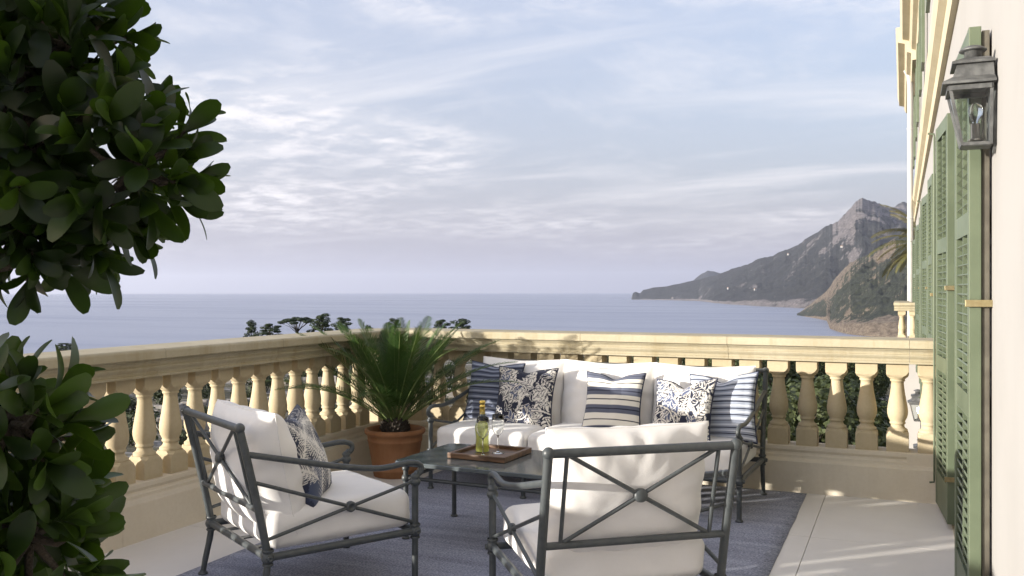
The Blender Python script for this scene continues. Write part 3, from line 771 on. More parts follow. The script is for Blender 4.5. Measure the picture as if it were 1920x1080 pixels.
def knife_cushion(name, mat, hx, hy, T, seed, chop=.0, n=56):
    """loose-filled back cushion sewn to a thin seam; local y is its height, local z its thickness"""
    vs = []; fs = []
    def P(i, j, s):
        u, v = 2 * i / n - 1, 2 * j / n - 1; u = math.copysign(1 - (1 - abs(u)) ** 1.4, u); v = math.copysign(1 - (1 - abs(v)) ** 1.4, v)
        x = hx * u * (1 - .035 * (1 - v * v) * abs(u)); y = hy * v * (1 - .045 * (1 - u * u) * abs(v))
        if v > 0: y -= chop * math.exp(-(u / .5) ** 2) * v ** 3
        e = max(abs(u), abs(v)); t = T * max(0, (1 - abs(u) ** 3) * (1 - abs(v) ** 2.6)) ** .46 * (1 - .14 * v)
        a = math.atan2(v, u); fold = math.sin(a * 13 + seed + 2.5 * noise.noise(Vector((u * 2 + seed, v * 2, s)))) * .008 * max(0, e - .40) ** 1.2 * 1.6
        w = noise.noise(Vector((x * 6 + seed, y * 6, s * 3))) * .009 + (abs(noise.noise(Vector((x * 10 + seed, y * 7, s * 2)))) - .2) * .006 + fold
        return (x, y, s * max(t + w * min(1, t / .03), .0))
    for s in (1, -1):
        for j in range(n + 1):
            for i in range(n + 1): vs.append(P(i, j, s))
    b = (n + 1) ** 2
    for j in range(n):
        for i in range(n):
            a = j * (n + 1) + i; q = (a, a + 1, a + n + 2, a + n + 1); fs.append(q); fs.append(tuple(b + k for k in reversed(q)))
    o = MB().add(vs, fs, True).obj(name, mat, fix=False)
    ring = [P(i, 0, 1) for i in range(0, n, 2)] + [P(n, j, 1) for j in range(0, n, 2)] + [P(i, n, 1) for i in range(n, 0, -2)] + [P(0, j, 1) for j in range(n, 0, -2)]
    piping_loop(o, [(x, y, 0) for x, y, z in ring], .0035, mat, 'seam'); return o
NG = 110
def pillow(label, cat, hs, T, img, seed, chop=.05, group=None, pipe=True):
    """square scatter cushion; img is an (n,n,3) array of linear colours, row 0 at the bottom"""
    n = NG; vs = []; fs = []; cols = []; H_, W_ = img.shape[:2]
    def P(i, j, s):
        u, v = 2 * i / n - 1, 2 * j / n - 1
        x = hs * u * (1 - .10 * (1 - v * v) * abs(u) ** 1.5); y = hs * v * (1 - .10 * (1 - u * u) * abs(v) ** 1.5)
        if v > 0: y -= chop * math.exp(-(u / .30) ** 2) * v ** 3
        t = T * (max(0, (1 - u * u) * (1 - v * v))) ** .40
        t *= 1 - (.35 * math.exp(-(u / .25) ** 2) * max(0, v) ** 2 if chop else 0)
        w = noise.noise(Vector((x * 9 + seed, y * 9, s))) * .008 + (abs(noise.noise(Vector((x * 12 + seed, y * 8, s * 2)))) - .2) * .006
        return (x, y, s * (t + w * min(1, t / .02)))
    for s in (1, -1):
        for j in range(n + 1):
            for i in range(n + 1):
                vs.append(P(i, j, s)); ii = min(W_ - 1, int(i / n * W_)); jj = min(H_ - 1, int(j / n * H_)); cols.append((*img[jj, ii], 1.0))
    b = (n + 1) ** 2
    for j in range(n):
        for i in range(n):
            a = j * (n + 1) + i; q = (a, a + 1, a + n + 2, a + n + 1); fs.append(q); fs.append(tuple(b + k for k in reversed(q)))
    mb = MB().add(vs, fs, True); o = mb.obj('scatter_cushion', M['print'], fix=False)
    at = o.data.color_attributes.new('Col', 'FLOAT_COLOR', 'POINT'); at.data.foreach_set('color', [c for q in cols for c in q])
    if pipe:
        ring = [P(i, 0, 1) for i in range(0, n, 4)] + [P(n, j, 1) for j in range(0, n, 4)] + [P(i, n, 1) for i in range(n, 0, -4)] + [P(0, j, 1) for j in range(n, 0, -4)]
        piping_loop(o, [(x, y, 0) for x, y, z in ring], .0055, M['piping'])
    return tag(o, label, cat, group)
NAVY = np.array((.012, .016, .038)); WHT = np.array((.72, .69, .63)); MIDB = np.array((.075, .095, .17)); PALE = np.array((.30, .345, .47))
def img_stripes(light, bg):
    n = 220; im = np.zeros((n, n, 3)); im[:] = bg
    p = 20
    for j in range(n):
        k = j % p
        c = bg
        if k in (0, 1, 2, 3): c = NAVY
        elif k in (6, 7): c = bg * .62
        elif k in (8, 9, 10, 11, 12): c = light
        elif k in (15, 16): c = bg * .7
        im[j] = c
    return im
def img_wide():
    n = 220; im = np.zeros((n, n, 3)); im[:] = (.76, .73, .65)
    G = np.array((.10, .112, .16))
    for y0, w in ((2, 16), (66, 30), (132, 30), (196, 24)):
        im[y0:y0 + w] = G; im[y0 + w // 2 - 1:y0 + w // 2 + 2] = NAVY
    for y0 in (40, 112, 178): im[y0:y0 + 4] = NAVY * .8
    return im
def seg_d(X, Y, a, b):
    ax, ay = a; bx, by = b; dx, dy = bx - ax, by - ay; L2 = dx * dx + dy * dy + 1e-9
    t = np.clip(((X - ax) * dx + (Y - ay) * dy) / L2, 0, 1); return np.hypot(X - ax - t * dx, Y - ay - t * dy), t
def img_floral(seed):
    """navy ground covered with white-edged leaves and curling stems"""
    n = 240; r = random.Random(seed); im = np.zeros((n, n, 3)); im[:] = NAVY
    Y, X = np.mgrid[0:n, 0:n] / n
    def leaf(x, y, a, L, w, fill, vein):
        c, s = math.cos(a), math.sin(a); px = (X - x) * c + (Y - y) * s; py = -(X - x) * s + (Y - y) * c
        t = px / L; half = w * np.sqrt(np.clip(4 * t * (1 - t), 0, 1)) * (1 - .35 * t); py = py - .12 * L * np.sin(t * 3.1)
        inside = (t > 0) & (t < 1) & (np.abs(py) < half); edge = inside & (np.abs(py) > half - .0075); im[inside] = fill; im[edge] = NAVY if fill is WHT else WHT
        if vein: im[inside & (np.abs(py) < .005)] = NAVY if fill is WHT else WHT
    for k in range(70):
        x, y, a = r.uniform(-.05, 1.05), r.uniform(-.05, 1.05), r.random() * 6.28; cv = r.uniform(-.28, .28)
        fill = r.choice((WHT, WHT, WHT, WHT, MIDB, NAVY)); nl = r.choice((6, 8, 10))
        for q in range(nl):
            a += cv * .5; x += .027 * math.cos(a); y += .027 * math.sin(a); L = r.uniform(.09, .17) * (1.1 - .04 * q)
            leaf(x, y, a + (1 if q % 2 else -1) * r.uniform(.55, 1.0), L, L * .25, fill, False)
    for k in range(7):
        x, y = r.random(), r.random(); a = r.random() * 6.28; pts = [(x, y)]; cv = r.uniform(-.5, .5)
        for q in range(10): a += cv + r.uniform(-.25, .25); x += .034 * math.cos(a); y += .034 * math.sin(a); pts.append((x, y))
        for p, q in zip(pts[:-1], pts[1:]):
            d, t = seg_d(X, Y, p, q); im[d < .020] = NAVY
        for p, q in zip(pts[:-1], pts[1:]):
            d, t = seg_d(X, Y, p, q); im[d < .0105] = WHT
    return im
def img_palm(seed):
    """navy ground with white palm fronds"""
    n = 260; r = random.Random(seed); im = np.zeros((n, n, 3)); im[:] = np.array((.020, .027, .055))
    Y, X = np.mgrid[0:n, 0:n] / n; im[((np.sin(X * 9 + 3 * Y) + np.sin(Y * 7)) > .9)] = np.array((.06, .078, .135))
    for x, y, a, L, cv in ((.10, -.05, 1.25, 1.0, -.5), (.75, -.1, 1.75, .95, .45), (.35, .35, .5, .8, .5), (.95, .5, 2.3, .7, .4), (-.05, .6, .9, .6, -.6), (.45, .05, 1.9, .6, .5), (.8, .25, .9, .5, -.5)):
        px, py = x, y
        for q in range(24):
            t = q / 24; a2 = a + cv * t * 1.4; nx, ny = px + L / 24 * math.cos(a2), py + L / 24 * math.sin(a2)
            d, _ = seg_d(X, Y, (px, py), (nx, ny)); im[d < .009] = WHT
            for s in (-1, 1):
                l = .23 * math.sin(math.pi * min(1, .12 + t * .9)) ** .7; b = a2 + s * (1.05 - .45 * t)
                e = (nx + l * math.cos(b), ny + l * math.sin(b)); d, tt = seg_d(X, Y, (nx, ny), e); im[d < .0062 * (1.15 - tt)] = WHT
            px, py = nx, ny
    return im

ch1 = seat('armchair', 'dark grey metal armchair seen from its side, beside the palm print cushion', 'armchair', .728, .735, .812, .545, (-3.135, 3.385, RZ), math.atan2(-.50, .866), 1, 'grey metal armchairs')
ch2 = seat('armchair', 'dark grey metal armchair whose crossed back bars face away from the sofa', 'armchair', .745, .735, .812, .545, (-1.255, 3.395, RZ), math.atan2(.615, .788), 1, 'grey metal armchairs')
sf_ = seat('sofa', 'long dark grey metal sofa with white cushions along the balustrade', 'sofa', 2.15, .765, .838, .545, (-2.250, 6.395, RZ), R(180 - 2.3), 3, None, 2)
def loose(o, label, cat, group=None): return tag(o, label, cat, group)
put(loose(cushion('seat_cushion', M['white'], .335, .362, .088, .055, .012, 1.3), 'thick white seat cushion of the armchair with the palm print cushion', 'cushion'), ch1, (0, .385, .345))
put(loose(cushion('seat_cushion', M['white'], .335, .362, .088, .055, .012, 7.3), 'thick white seat cushion of the armchair that turns its back', 'cushion'), ch2, (0, .385, .345))
put(loose(knife_cushion('back_cushion', M['white'], .335, .275, .150, 2.7), 'plump white back cushion leaning in the armchair with the palm print cushion', 'cushion'), ch1, (0, .085, .588), (R(101), 0, R(2)))
put(loose(knife_cushion('back_cushion', M['white'], .335, .265, .135, 5.1), 'plump white back cushion behind the crossed bars of the armchair', 'cushion'), ch2, (0.0, .085, .622), (R(102), 0, 0))
for k, (x, lb) in enumerate(((.70, 'white sofa seat cushion at the end near the potted palm'), (0, 'white sofa seat cushion in the middle under the wide striped cushion'), (-.70, 'white sofa seat cushion at the end with the tilted cushions'))):
    put(loose(cushion('seat_cushion', M['white'], .347, .372, .088, .05, .012, 3.1 + k), lb, 'cushion', 'sofa seat cushions'), sf_, (x, .392, .345))
for k, (x, lb) in enumerate(((.685, 'white sofa back cushion behind the leaf print and narrow striped cushions near the palm'), (0, 'white sofa back cushion behind the wide striped cushion'), (-.685, 'white sofa back cushion behind the two tilted cushions'))):
    put(loose(knife_cushion('back_cushion', M['white'],   .352, .262, .135, 11.1 + 3 * k, .012), lb, 'cushion', 'sofa back cushions'), sf_, (x, .080, .622), (R(101), 0, R((-1, 1, 1.5)[k])))
stb = img_stripes(np.array((.29, .32, .40)), np.array((.115, .135, .20)))
stw = img_stripes(np.array((.56, .59, .66)), np.array((.36, .40, .49)))
put(pillow('navy and blue narrow striped cushion leaning at the sofa end near the palm', 'cushion', .235, .075, stb, 1, .02), sf_, (.855, .215, .625), (R(106), 0, R(-6)))
put(pillow('navy and white leaf print cushion beside the narrow striped cushion near the palm', 'cushion', .228, .07, img_floral(5), 2, .025), sf_, (.545, .330, .615), (R(108), R(1), R(3)))
put(pillow('white cushion with wide grey blue stripes standing alone mid sofa', 'cushion', .215, .07, img_wide(), 3, .035), sf_, (-.115, .300, .615), (R(109), R(-2), R(2)))
put(pillow('navy and white leaf print cushion tilted against a pale striped cushion', 'cushion', .222, .07, img_floral(9), 4, .05), sf_, (-.640, .430, .600), (R(112), R(-11), R(-3)))
put(pillow('pale blue narrow striped cushion tilted against the sofa arm', 'cushion', .235, .075, stw, 5, .05), sf_, (-.870, .290, .620), (R(109), R(-15), R(8)))
put(pillow('navy cushion with white palm fronds leaning in the side-on armchair', 'cushion', .225, .075, img_palm(3), 6, .03, pipe=False), ch1, (.10, .285, .615), (R(112), R(-7), R(-30)))

# ------------------------------------------------------------ coffee table and what stands on it
tb = thing('coffee_table', 'low grey metal coffee table with glossy top between sofa and armchairs', 'table', (-2.305, 4.735, RZ), R(-2.5))
tw, td, tz = 1.22, .665, .452 - RZ
def rounded_slab(w, d, r, z0, z1, n=7):
    pts = []
    for cx, cy, a0 in ((w / 2 - r, d / 2 - r, 0), (-w / 2 + r, d / 2 - r, 90), (-w / 2 + r, -d / 2 + r, 180), (w / 2 - r, -d / 2 + r, 270)):
        for k in range(n + 1):
            a = R(a0 + 90 * k / n); pts.append((cx + r * math.cos(a), cy + r * math.sin(a)))
    m = len(pts); b = .004; vs = []
    for s, z in ((b, z0), (0, z0 + b), (0, z1 - b), (b, z1)):
        for x, y in pts: vs.append((x * (1 - 2 * s / w), y * (1 - 2 * s / d), z))
    fs = [(i * m + k, i * m + (k + 1) % m, (i + 1) * m + (k + 1) % m, (i + 1) * m + k) for i in range(3) for k in range(m)]
    return MB().add(vs, fs + [tuple(reversed(range(m))), tuple(range(3 * m, 4 * m))])
rounded_slab(tw, td, .045, tz - .024, tz).obj('tabletop', M['tabletop'], tb)
lx, ly = tw / 2 - .055, td / 2 - .055
for sx in (-1, 1):
    for sy in (-1, 1):
        lg = MB().tube([(sx * lx, sy * ly, .01), (sx * lx, sy * ly, tz - .024)], .0145, 12)
        lg.lathe([(.001, 0), (.021, 0), (.023, .004), (.021, .010), (.015, .014)], 14, (sx * lx, sy * ly, 0)); lg.ball((sx * lx, sy * ly, tz - .10), .024, 14, 10)
        lg.lathe([(.015, -.012), (.021, -.008), (.021, .008), (.015, .012)], 14, (sx * lx, sy * ly, tz - .045)); lg.obj('leg', M['metal'], tb)
for sy in (-1, 1): MB().tube([(-lx, sy * ly, tz - .10), (lx, sy * ly, tz - .10)], .0105, 10).obj('rail', M['metal'], tb)
for sx in (-1, 1): MB().tube([(sx * lx, -ly, tz - .10), (sx * lx, ly, tz - .10)], .0105, 10).obj('rail', M['metal'], tb)
TZ = .452
tr = thing('tray', 'square dark walnut serving tray on the coffee table', 'tray', (-2.490, 4.790, TZ), R(-3))
MB().box((0, 0, .008), (.350, .350, .012), None, .002).obj('base', M['walnut'], tr)
for s in (-1, 1):
    MB().box((0, s * .169, .0175), (.362, .024, .031), None, .004).obj('rim', M['walnut'], tr)
    MB().box((s * .169, 0, .0173), (.024, .3138, .0306), None, .004).obj('rim', M['walnut'], tr)
ZTR = TZ + .0142
bo = thing('wine_bottle', 'clear bottle of pale white wine with gold foil neck on the tray', 'bottle', (-2.545, 4.800, ZTR))
BP = [(.001, 0), (.036, 0), (.041, .004), (.042, .012), (.0415, .05), (.0395, .075), (.0400, .095), (.0440, .125), (.0450, .145), (.0420, .165), (.0340, .190), (.0240, .212), (.0170, .230), (.0150, .245), (.0150, .262)]
MB().lathe(BP + [(.0125, .262)] + [(max(r - .0028, .001), max(z, .006)) for r, z in reversed(BP[1:-1])] + [(.001, .006)], 36).obj('glass_body', M['pane'], bo)
WP = [(max(r - .0034, .001), max(z, .0068)) for r, z in BP if z <= .167]
MB().lathe([(.001, .0068)] + WP[1:] + [(.001, WP[-1][1])], 36).obj('wine', M['wine'], bo)
MB().lathe([(.0165, .222), (.0158, .245), (.0158, .262), (.0170, .264), (.0170, .270), (.0120, .274), (.0120, .278), (.0165, .283), (.0175, .292), (.0150, .300), (.001, .303)], 24).obj('foil_neck', M['gold'], bo)
def wine_glass(label, loc):
    t = thing('wine_glass', label, 'glass', loc)
    GP = [(.001, .0), (.036, .0), (.0375, .0015), (.034, .003), (.012, .0055), (.0042, .011), (.0036, .03), (.0036, .085), (.0046, .098)]
    MB().lathe(GP + [(.001, .0985)], 28).obj('stem', M['glass'], t)
    BO = [(.0046, .0985), (.012, .104), (.026, .120), (.0345, .140), (.0370, .160), (.0360, .185), (.0325, .222)]
    MB().lathe([(.001, .0982)] + BO + [(.0320, .2224)] + [(max(r - .0011, .001), z + .0009) for r, z in reversed(BO[:-1])] + [(.001, .1005)], 28).obj('bowl', M['glass'], t)
wine_glass('empty stemmed wine glass standing in front of the bottle', (-2.490, 4.690, ZTR))
wine_glass('empty stemmed wine glass beside the bottle towards the sofa cushions', (-2.452, 4.815, ZTR))

# ------------------------------------------------------------ potted cycad
pot = thing('plant_pot', 'terracotta pot with rolled rim standing at the balustrade corner', 'pot', (-3.845, 6.015, 0))
PP = [(.001, .0), (.155, .0), (.160, .004), (.166, .045), (.172, .050), (.172, .060), (.169, .064), (.203, .262), (.207, .266), (.207, .276), (.205, .280), (.210, .312), (.222, .318), (.230, .330), (.231, .343), (.226, .354), (.214, .358), (.202, .352), (.196, .335), (.188, .300)]
MB().lathe(PP, 56).obj('pot_body', M['terracotta'], pot)
mb = MB().lathe([(.001, .318), (.10, .316), (.16, .310), (.194, .306)], 30); mb.obj('soil', M['soil'], pot)
cyc = thing('cycad', 'green sago palm with arching feathery fronds growing in the terracotta pot', 'palm', (-3.845, 6.015, .312))
tk = MB(); r2 = random.Random(4)
tk.lathe([(.001, -.002), (.085, 0), (.098, .03), (.094, .075), (.075, .11), (.03, .13), (.001, .135)], 20)
for k in range(60):
    a = k * 2.39996; z = .012 + .085 * (k / 60); rr = .092 - .03 * (k / 60) ** 2
    p = Vector((rr * math.cos(a), rr * math.sin(a), z)); o_ = Vector((math.cos(a), math.sin(a), .9)).normalized()
    tk.tube([p, p + o_ * .022, p + o_ * .036], [.012, .010, .003], 5)
tk.obj('trunk', M['bark'], cyc)
def frond_mesh(L, e0, e1, nl, ll, lw, droop, seed, up=.35, fwd=.85):
    """rachis from the origin towards +x, starting at elevation e0 and ending at e1 (degrees)"""
    r = random.Random(seed); pts = []; p = Vector((0, 0, 0)); n = 26
    for i in range(n + 1):
        pts.append(p.copy()); t = i / n; e = R(e0 + (e1 - e0) * t ** 1.25); p = p + Vector((math.cos(e), .05 * math.sin(seed) * t, math.sin(e))) * (L / n)
    st = MB().tube(pts, [.0055 * (1 - .8 * i / n) for i in range(n + 1)], 5)
    lf = MB(); vs = []; fs = []
    for k in range(nl):
        t = .13 + .87 * k / nl; x = t * n; i = min(int(x), n - 1); c = pts[i].lerp(pts[i + 1], x - i); T = (pts[i + 1] - pts[i]).normalized()
        side = T.cross(Vector((0, 0, 1))).normalized(); nrm = side.cross(T)
        for s in (-1, 1):
            l = ll * (math.sin(math.pi * min(1, .16 + .84 * t)) ** .55) * r.uniform(.85, 1.1) * (1 if t < .97 else .8)
            d = (side * s * 1.0 + T * (fwd + .9 * t) + nrm * (up + r.uniform(-.12, .12))).normalized()
            w = T * lw; m_ = c + d * l * .55; tip = c + d * l + Vector((0, 0, -droop * l))
            b = len(vs); vs += [c - w * .6, c + w * .6, m_ + w * .75, m_ - w * .75, tip]; fs += [(b, b + 1, b + 2, b + 3), (b + 3, b + 2, b + 4)]
    lf.add(vs, fs); return st, lf
fr_meshes = []
spec = [(80, 76, .66), (72, 60, .74), (64, 44, .84), (56, 22, .95), (48, 8, 1.02), (40, -2, 1.05), (68, 36, .86), (60, 52, .78)]
holder = []
for q, (e0, e1, L) in enumerate(spec):
    st, lf = frond_mesh(L, e0, e1, 58, .145, .0058, .10, q + 2)
    ms = st.obj('frond', M['cycad_stem'], cyc); ml = lf.obj('leaflets', M['cycad'], ms, fix=False); holder.append((ms, ml))
nf = 0; used = set()
for k in range(52):
    lvl = k / 51; a = k * 2.39996 + r2.uniform(-.25, .25)
    q = [0, 7, 1, 7, 2, 6, 2, 3, 3, 4, 4, 5, 5, 5][min(13, int(lvl * 13.99))]
    ms, ml = holder[q]
    if q in used:
        m2 = ms.copy(); sc.collection.objects.link(m2); l2_ = ml.copy(); sc.collection.objects.link(l2_); l2_.parent = m2
    else: m2 = ms; used.add(q)
    m2.parent = cyc; m2.rotation_euler = (r2.uniform(-.18, .18), r2.uniform(-.07, .07), a); s = r2.uniform(.98, 1.16); m2.scale = (s, s, s)
    m2.location = (.022 * math.cos(a) * (1 + lvl), .022 * math.sin(a) * (1 + lvl), .125 - .05 * lvl)

# ------------------------------------------------------------ broad-leaved shrub standing close to the camera
def shrub_leaf_mesh(L, w, curl, fold, nm):
    vs = []; fs = []; n = 10
    prof = [.09, .24, .42, .60, .77, .90, .98, 1.0, .93, .74, .30]
    for i in range(n + 1):
        t = i / n; x = L * t; z = -curl * L * t * t + .05 * L * math.sin(t * 3)
        for s in (-1, 0, 1): vs.append((x, s * w * prof[i], z + abs(s) * fold * w * prof[i]))
    for i in range(n):
        for j in range(2): a = i * 3 + j; fs.append((a, a + 1, a + 4, a + 3))
    me = bpy.data.meshes.new('leaf'); me.from_pydata(vs, [], fs); me.polygons.foreach_set('use_smooth', [True] * len(fs)); me.materials.append(M['shrub_leaf']); me.update(); return me
leaf_mes = [shrub_leaf_mesh(*a, 'leaf') for a in ((.088, .0180, .10, .25), (.078, .0185, .22, .15), (.096, .0190, -.05, .3), (.068, .0160, .15, .35), (.090, .0195, .32, .1))]
shrub = thing('shrub', 'dark glossy broad-leaved clipped shrub on a stem in the near foreground', 'shrub', (-1.475, .775, 0))
r3 = random.Random(21)
TR = Vector((-1.475, .775, 0))
KS = .74
lobes = [(Vector(ray(u, d * KS, CAM.z + (540 - v) / F * d * KS)), r * KS) for u, v, d, r in ((70, 285, 1.66, .225), (-60, 60, 1.70, .235), (255, 315, 1.62, .115), (60, 455, 1.62, .085), (120, 90, 1.68, .125),
         (-120, 985, 1.52, .245), (55, 1010, 1.46, .105), (20, 800, 1.42, .10))]
stem = MB().tube([TR, TR + Vector((.01, .01, .5)), lobes[5][0] + Vector((-.05, -.02, -.05)), Vector(ray(-120, 1.18, 1.36)), Vector(ray(-60, 1.21, 1.50)), lobes[0][0], lobes[0][0] + Vector((-.05, 0, .16))], [.026, .022, .019, .017, .015, .012, .005], 10)
tips = []
for c, r in lobes:
    n = int(42 * (r / KS / .2) ** 2) + 8
    for k in range(n):
        y = 1 - 2 * (k + .5) / n; a = k * 2.39996 + r3.random() * .5; h = math.sqrt(1 - y * y)
        dv = Vector((h * math.cos(a), h * math.sin(a), y)); rr = r * (r3.uniform(.80, 1.06) if r3.random() < .72 else r3.uniform(.4, .8))
        p = c + dv * rr
        if any((p - c2).length < r2_ * .45 for c2, r2_ in lobes if c2 is not c): continue
        tips.append((p, (dv + Vector((r3.uniform(-.3, .3), r3.uniform(-.3, .3), r3.uniform(-.15, .35)))).normalized(), c))
for p, dv, c in tips[::2]: stem.tube([c + (p - c) * .1, c + (p - c) * .6 + Vector((0, 0, -.01)), p], [.006, .004, .0022], 5)
stem.obj('trunk', M['bark'], shrub).location = -TR
leaves = []
for p, dv, c in tips:
    ort = dv.orthogonal().normalized(); nl = r3.randint(6, 9)
    for k in range(nl):
        a = k * 2.39996 + r3.random() * .4; sp = r3.uniform(.35, 1.15) if k > 2 else r3.uniform(.1, .45)
        side = (Quaternion(dv, a) @ ort); d = (dv * math.cos(sp) + side * math.sin(sp)).normalized()
        z = (dv - d * dv.dot(d)).normalized(); yv = z.cross(d)
        s = KS * r3.uniform(.75, 1.12); o_ = p - dv * .0045 * k
        Mx = Matrix((d * s, yv * s, z * s)).transposed().to_4x4(); Mx.translation = o_ - TR; leaves.append((Mx, r3.randrange(5)))
def seen(Mx):
    w = Mx.translation + TR - CAM; d = -S_ * w.x + C_ * w.y; x = C_ * w.x + S_ * w.y
    u, v = 960 + F * x / d, 540 - F * w.z / d
    return (0 if (-60 < u < 520 and -60 < v < 1140) else 5) + d
order = sorted(range(len(leaves)), key=lambda i: seen(leaves[i][0]))
for i in order[:300]:
    Mx, q = leaves[i]; o_ = link(leaf_mes[q], 'leaf', shrub); o_.matrix_local = Mx
mb = MB()
for i in order[300:]:
    Mx, q = leaves[i]; me = leaf_mes[q]; mb.add([Mx @ v.co for v in me.vertices], [tuple(f.vertices) for f in me.polygons], True)
struct(mb.obj('foliage', M['shrub_leaf'], shrub, fix=False), 'stuff')
sp_ = thing('plant_pot', 'tall terracotta planter holding the clipped foreground shrub', 'pot', (TR.x, TR.y, 0))
MB().lathe([(r * 1.0, z * 1.15) for r, z in PP], 40).obj('pot_body', M['terracotta'], sp_); MB().lathe([(.03, .362), (.19, .355)], 30).obj('soil', M['soil'], sp_)

# ------------------------------------------------------------ trees and bushes below the terrace
def clump(mb, c, r, n, s, rr, flat=1.0, up=.25):
    """small leaf faces spread over a lump"""
    vs = []; fs = []
    for k in range(n):
        v = Vector((rr.gauss(0, 1), rr.gauss(0, 1), rr.gauss(0, 1))).normalized(); d = rr.uniform(.72, 1.03)
        p = Vector((c[0] + v.x * r * d, c[1] + v.y * r * d, c[2] + v.z * r * d * flat))
        nrm = (v + Vector((rr.uniform(-.6, .6), rr.uniform(-.6, .6), rr.uniform(-.3, .6) + up))).normalized(); a = nrm.orthogonal().normalized(); a = Quaternion(nrm, rr.random() * 6.28) @ a; b = nrm.cross(a)
        q = s * rr.uniform(.6, 1.3); i = len(vs); vs += [p - a * q * .5, p + b * q * .38, p + a * q * .5, p - b * q * .38]; fs.append((i, i + 1, i + 2, i + 3))
    mb.add(vs, fs, False)
def tree_parts(kind, seed):
    rr = random.Random(seed); tk = MB(); cr = MB()
    if kind == 'round':                      # dense evergreen, about 7 m tall
        tk.tube([(0, 0, -.5), (.1, 0, 1.5), (0, .1, 3.2), (.2, 0, 5)], [.28, .22, .18, .06], 8)
        for k in range(46):
            y = 1 - 2 * (k + .5) / 46; a = k * 2.39996; h = math.sqrt(max(0, 1 - y * y)); R_ = rr.uniform(.82, 1.05)
            if y < -.62: continue
            c = (2.9 * h * math.cos(a) * R_, 2.9 * h * math.sin(a) * R_, 4.3 + 2.5 * y * R_); tk.tube([(0, 0, 2.6), (c[0] * .5, c[1] * .5, c[2] * .85), c], [.07, .045, .02], 4)
            clump(cr, c, rr.uniform(.55, .95), 95, .24, rr, .85)
        clump(cr, (0, 0, 4.2), 2.0, 260, .5, rr, .8)
    elif kind == 'cypress':                  # slim dark column, about 11 m tall
        tk.tube([(0, 0, -.5), (.05, 0, 5), (0, .05, 10.5)], [.16, .12, .03], 8)
        for k in range(90):
            z = .9 + 10.0 * k / 89; w = .60 * min(1, .55 + z * .12) * max(.12, 1 - max(0, z - 7.5) / 3.6); a = k * 2.39996
            clump(cr, (.45 * w * math.cos(a), .45 * w * math.sin(a), z), .62 * w, 90, .16, rr, 1.5)
    elif kind == 'umbrella':                 # flat-topped pine, about 10 m tall
        tk.tube([(0, 0, -.5), (.2, .1, 3), (-.1, .2, 6), (.1, 0, 8)], [.24, .19, .14, .08], 8)
        for k in range(15):
            a = k * 2.39996; r = 2.3 * math.sqrt((k + .5) / 15); c = (r * math.cos(a), r * math.sin(a), 9.0 - .12 * r * r + rr.uniform(-.2, .3))
            tk.tube([(0, .05, 5.6 + rr.random()), (c[0] * .5, c[1] * .5, 7.4), (c[0], c[1], c[2] - .3)], [.08, .055, .03], 4); clump(cr, c, rr.uniform(.55, .8), 130, .32, rr, .5, .5)
    else:                                    # ragged upright pine
        tk.tube([(0, 0, -.5), (.1, 0, 4), (.3, .1, 8), (.2, 0, 10)], [.24, .17, .1, .04], 8)
        for k in range(20):
            z = 4.6 + 5.4 * (k / 19); w = (1.9 if kind == 'ragged' else 2.6) * (1.15 - k / 24) * rr.uniform(.35, 1.0); a = k * 2.39996
            c = (.25 + w * math.cos(a), w * math.sin(a), z); tk.tube([(.2, 0, z - .5), c], [.06, .02], 4); clump(cr, c, rr.uniform(.45, .9), 120, .32, rr, .62, .4)
    return tk, cr
protos = {}
def tree(kind, seed, name, label, cat, loc, s, rz, mat, group, sz=None):
    key = (kind, seed, mat)
    if key not in protos:
        tk, cr = tree_parts(kind, seed); t = thing(name, label, cat, loc, rz, group)
        tk.obj('trunk', M['bark'], t); cr.obj('crown', M[mat], t, fix=False); protos[key] = t
    else:
        t = copy_tree(protos[key]); t.name = name; t['label'] = label; t['category'] = cat; t['group'] = group; t.location = loc; t.rotation_euler = (0, 0, rz)
    t.scale = (s, s, sz or s); return t
def stand(u, d):
    p = ray(u, d, 0); p.z = ground_z(p.x, p.y) - .2; return p
# pines whose tops show above the coping: (column, top row, distance, crown kind, seed, width factor)
pines = [(127, 643, 215, 'broad', 1, .85, 'low broad pine crown alone over the sea behind the foreground shrub'),
         (473, 601, 235, 'ragged', 2, .60, 'thin ragged pine, the spindly one over the coping beyond the armchair'),
         (510, 606, 230, 'broad', 3, 1.0, 'dense dark pine between the spindly pine and the umbrella pine'),
         (557, 593, 240, 'umbrella', 4, .95, 'umbrella shaped pine with bare forked stem showing over the coping'),
         (601, 588, 235, 'ragged', 5, 1.0, 'tall pointed pine next to the umbrella pine'),
         (641, 595, 232, 'ragged', 6, .9, 'dark pine just behind the tips of the potted palm, next to the pointed pine'),
         (693, 610, 240, 'broad', 7, .5, 'small pine top just peeping over the balustrade corner'),
         (742, 597, 240, 'broad', 8, .62, 'small rounded pine top over the middle of the palm fronds'),
         (825, 599, 238, 'broad', 9, .8, 'dark pine with ragged crown behind the palm near the sofa end'),
         (862, 598, 236, 'broad', 10, .95, 'broad dark pine at the palm frond tips near the sofa end')]
for u, v, d, kd, sd, w, lb in pines:
    p = stand(u, d); top = CAM.z + (540 - v) / F * d; hgt = top - p.z; base_h = {'broad': 10.3, 'ragged': 10.3, 'umbrella': 9.6}[kd]
    tree(kd, sd, 'pine_tree', lb, 'tree', p, w * 1.9, r3.random() * 6, 'pine', 'pines beyond the balustrade', hgt / base_h)
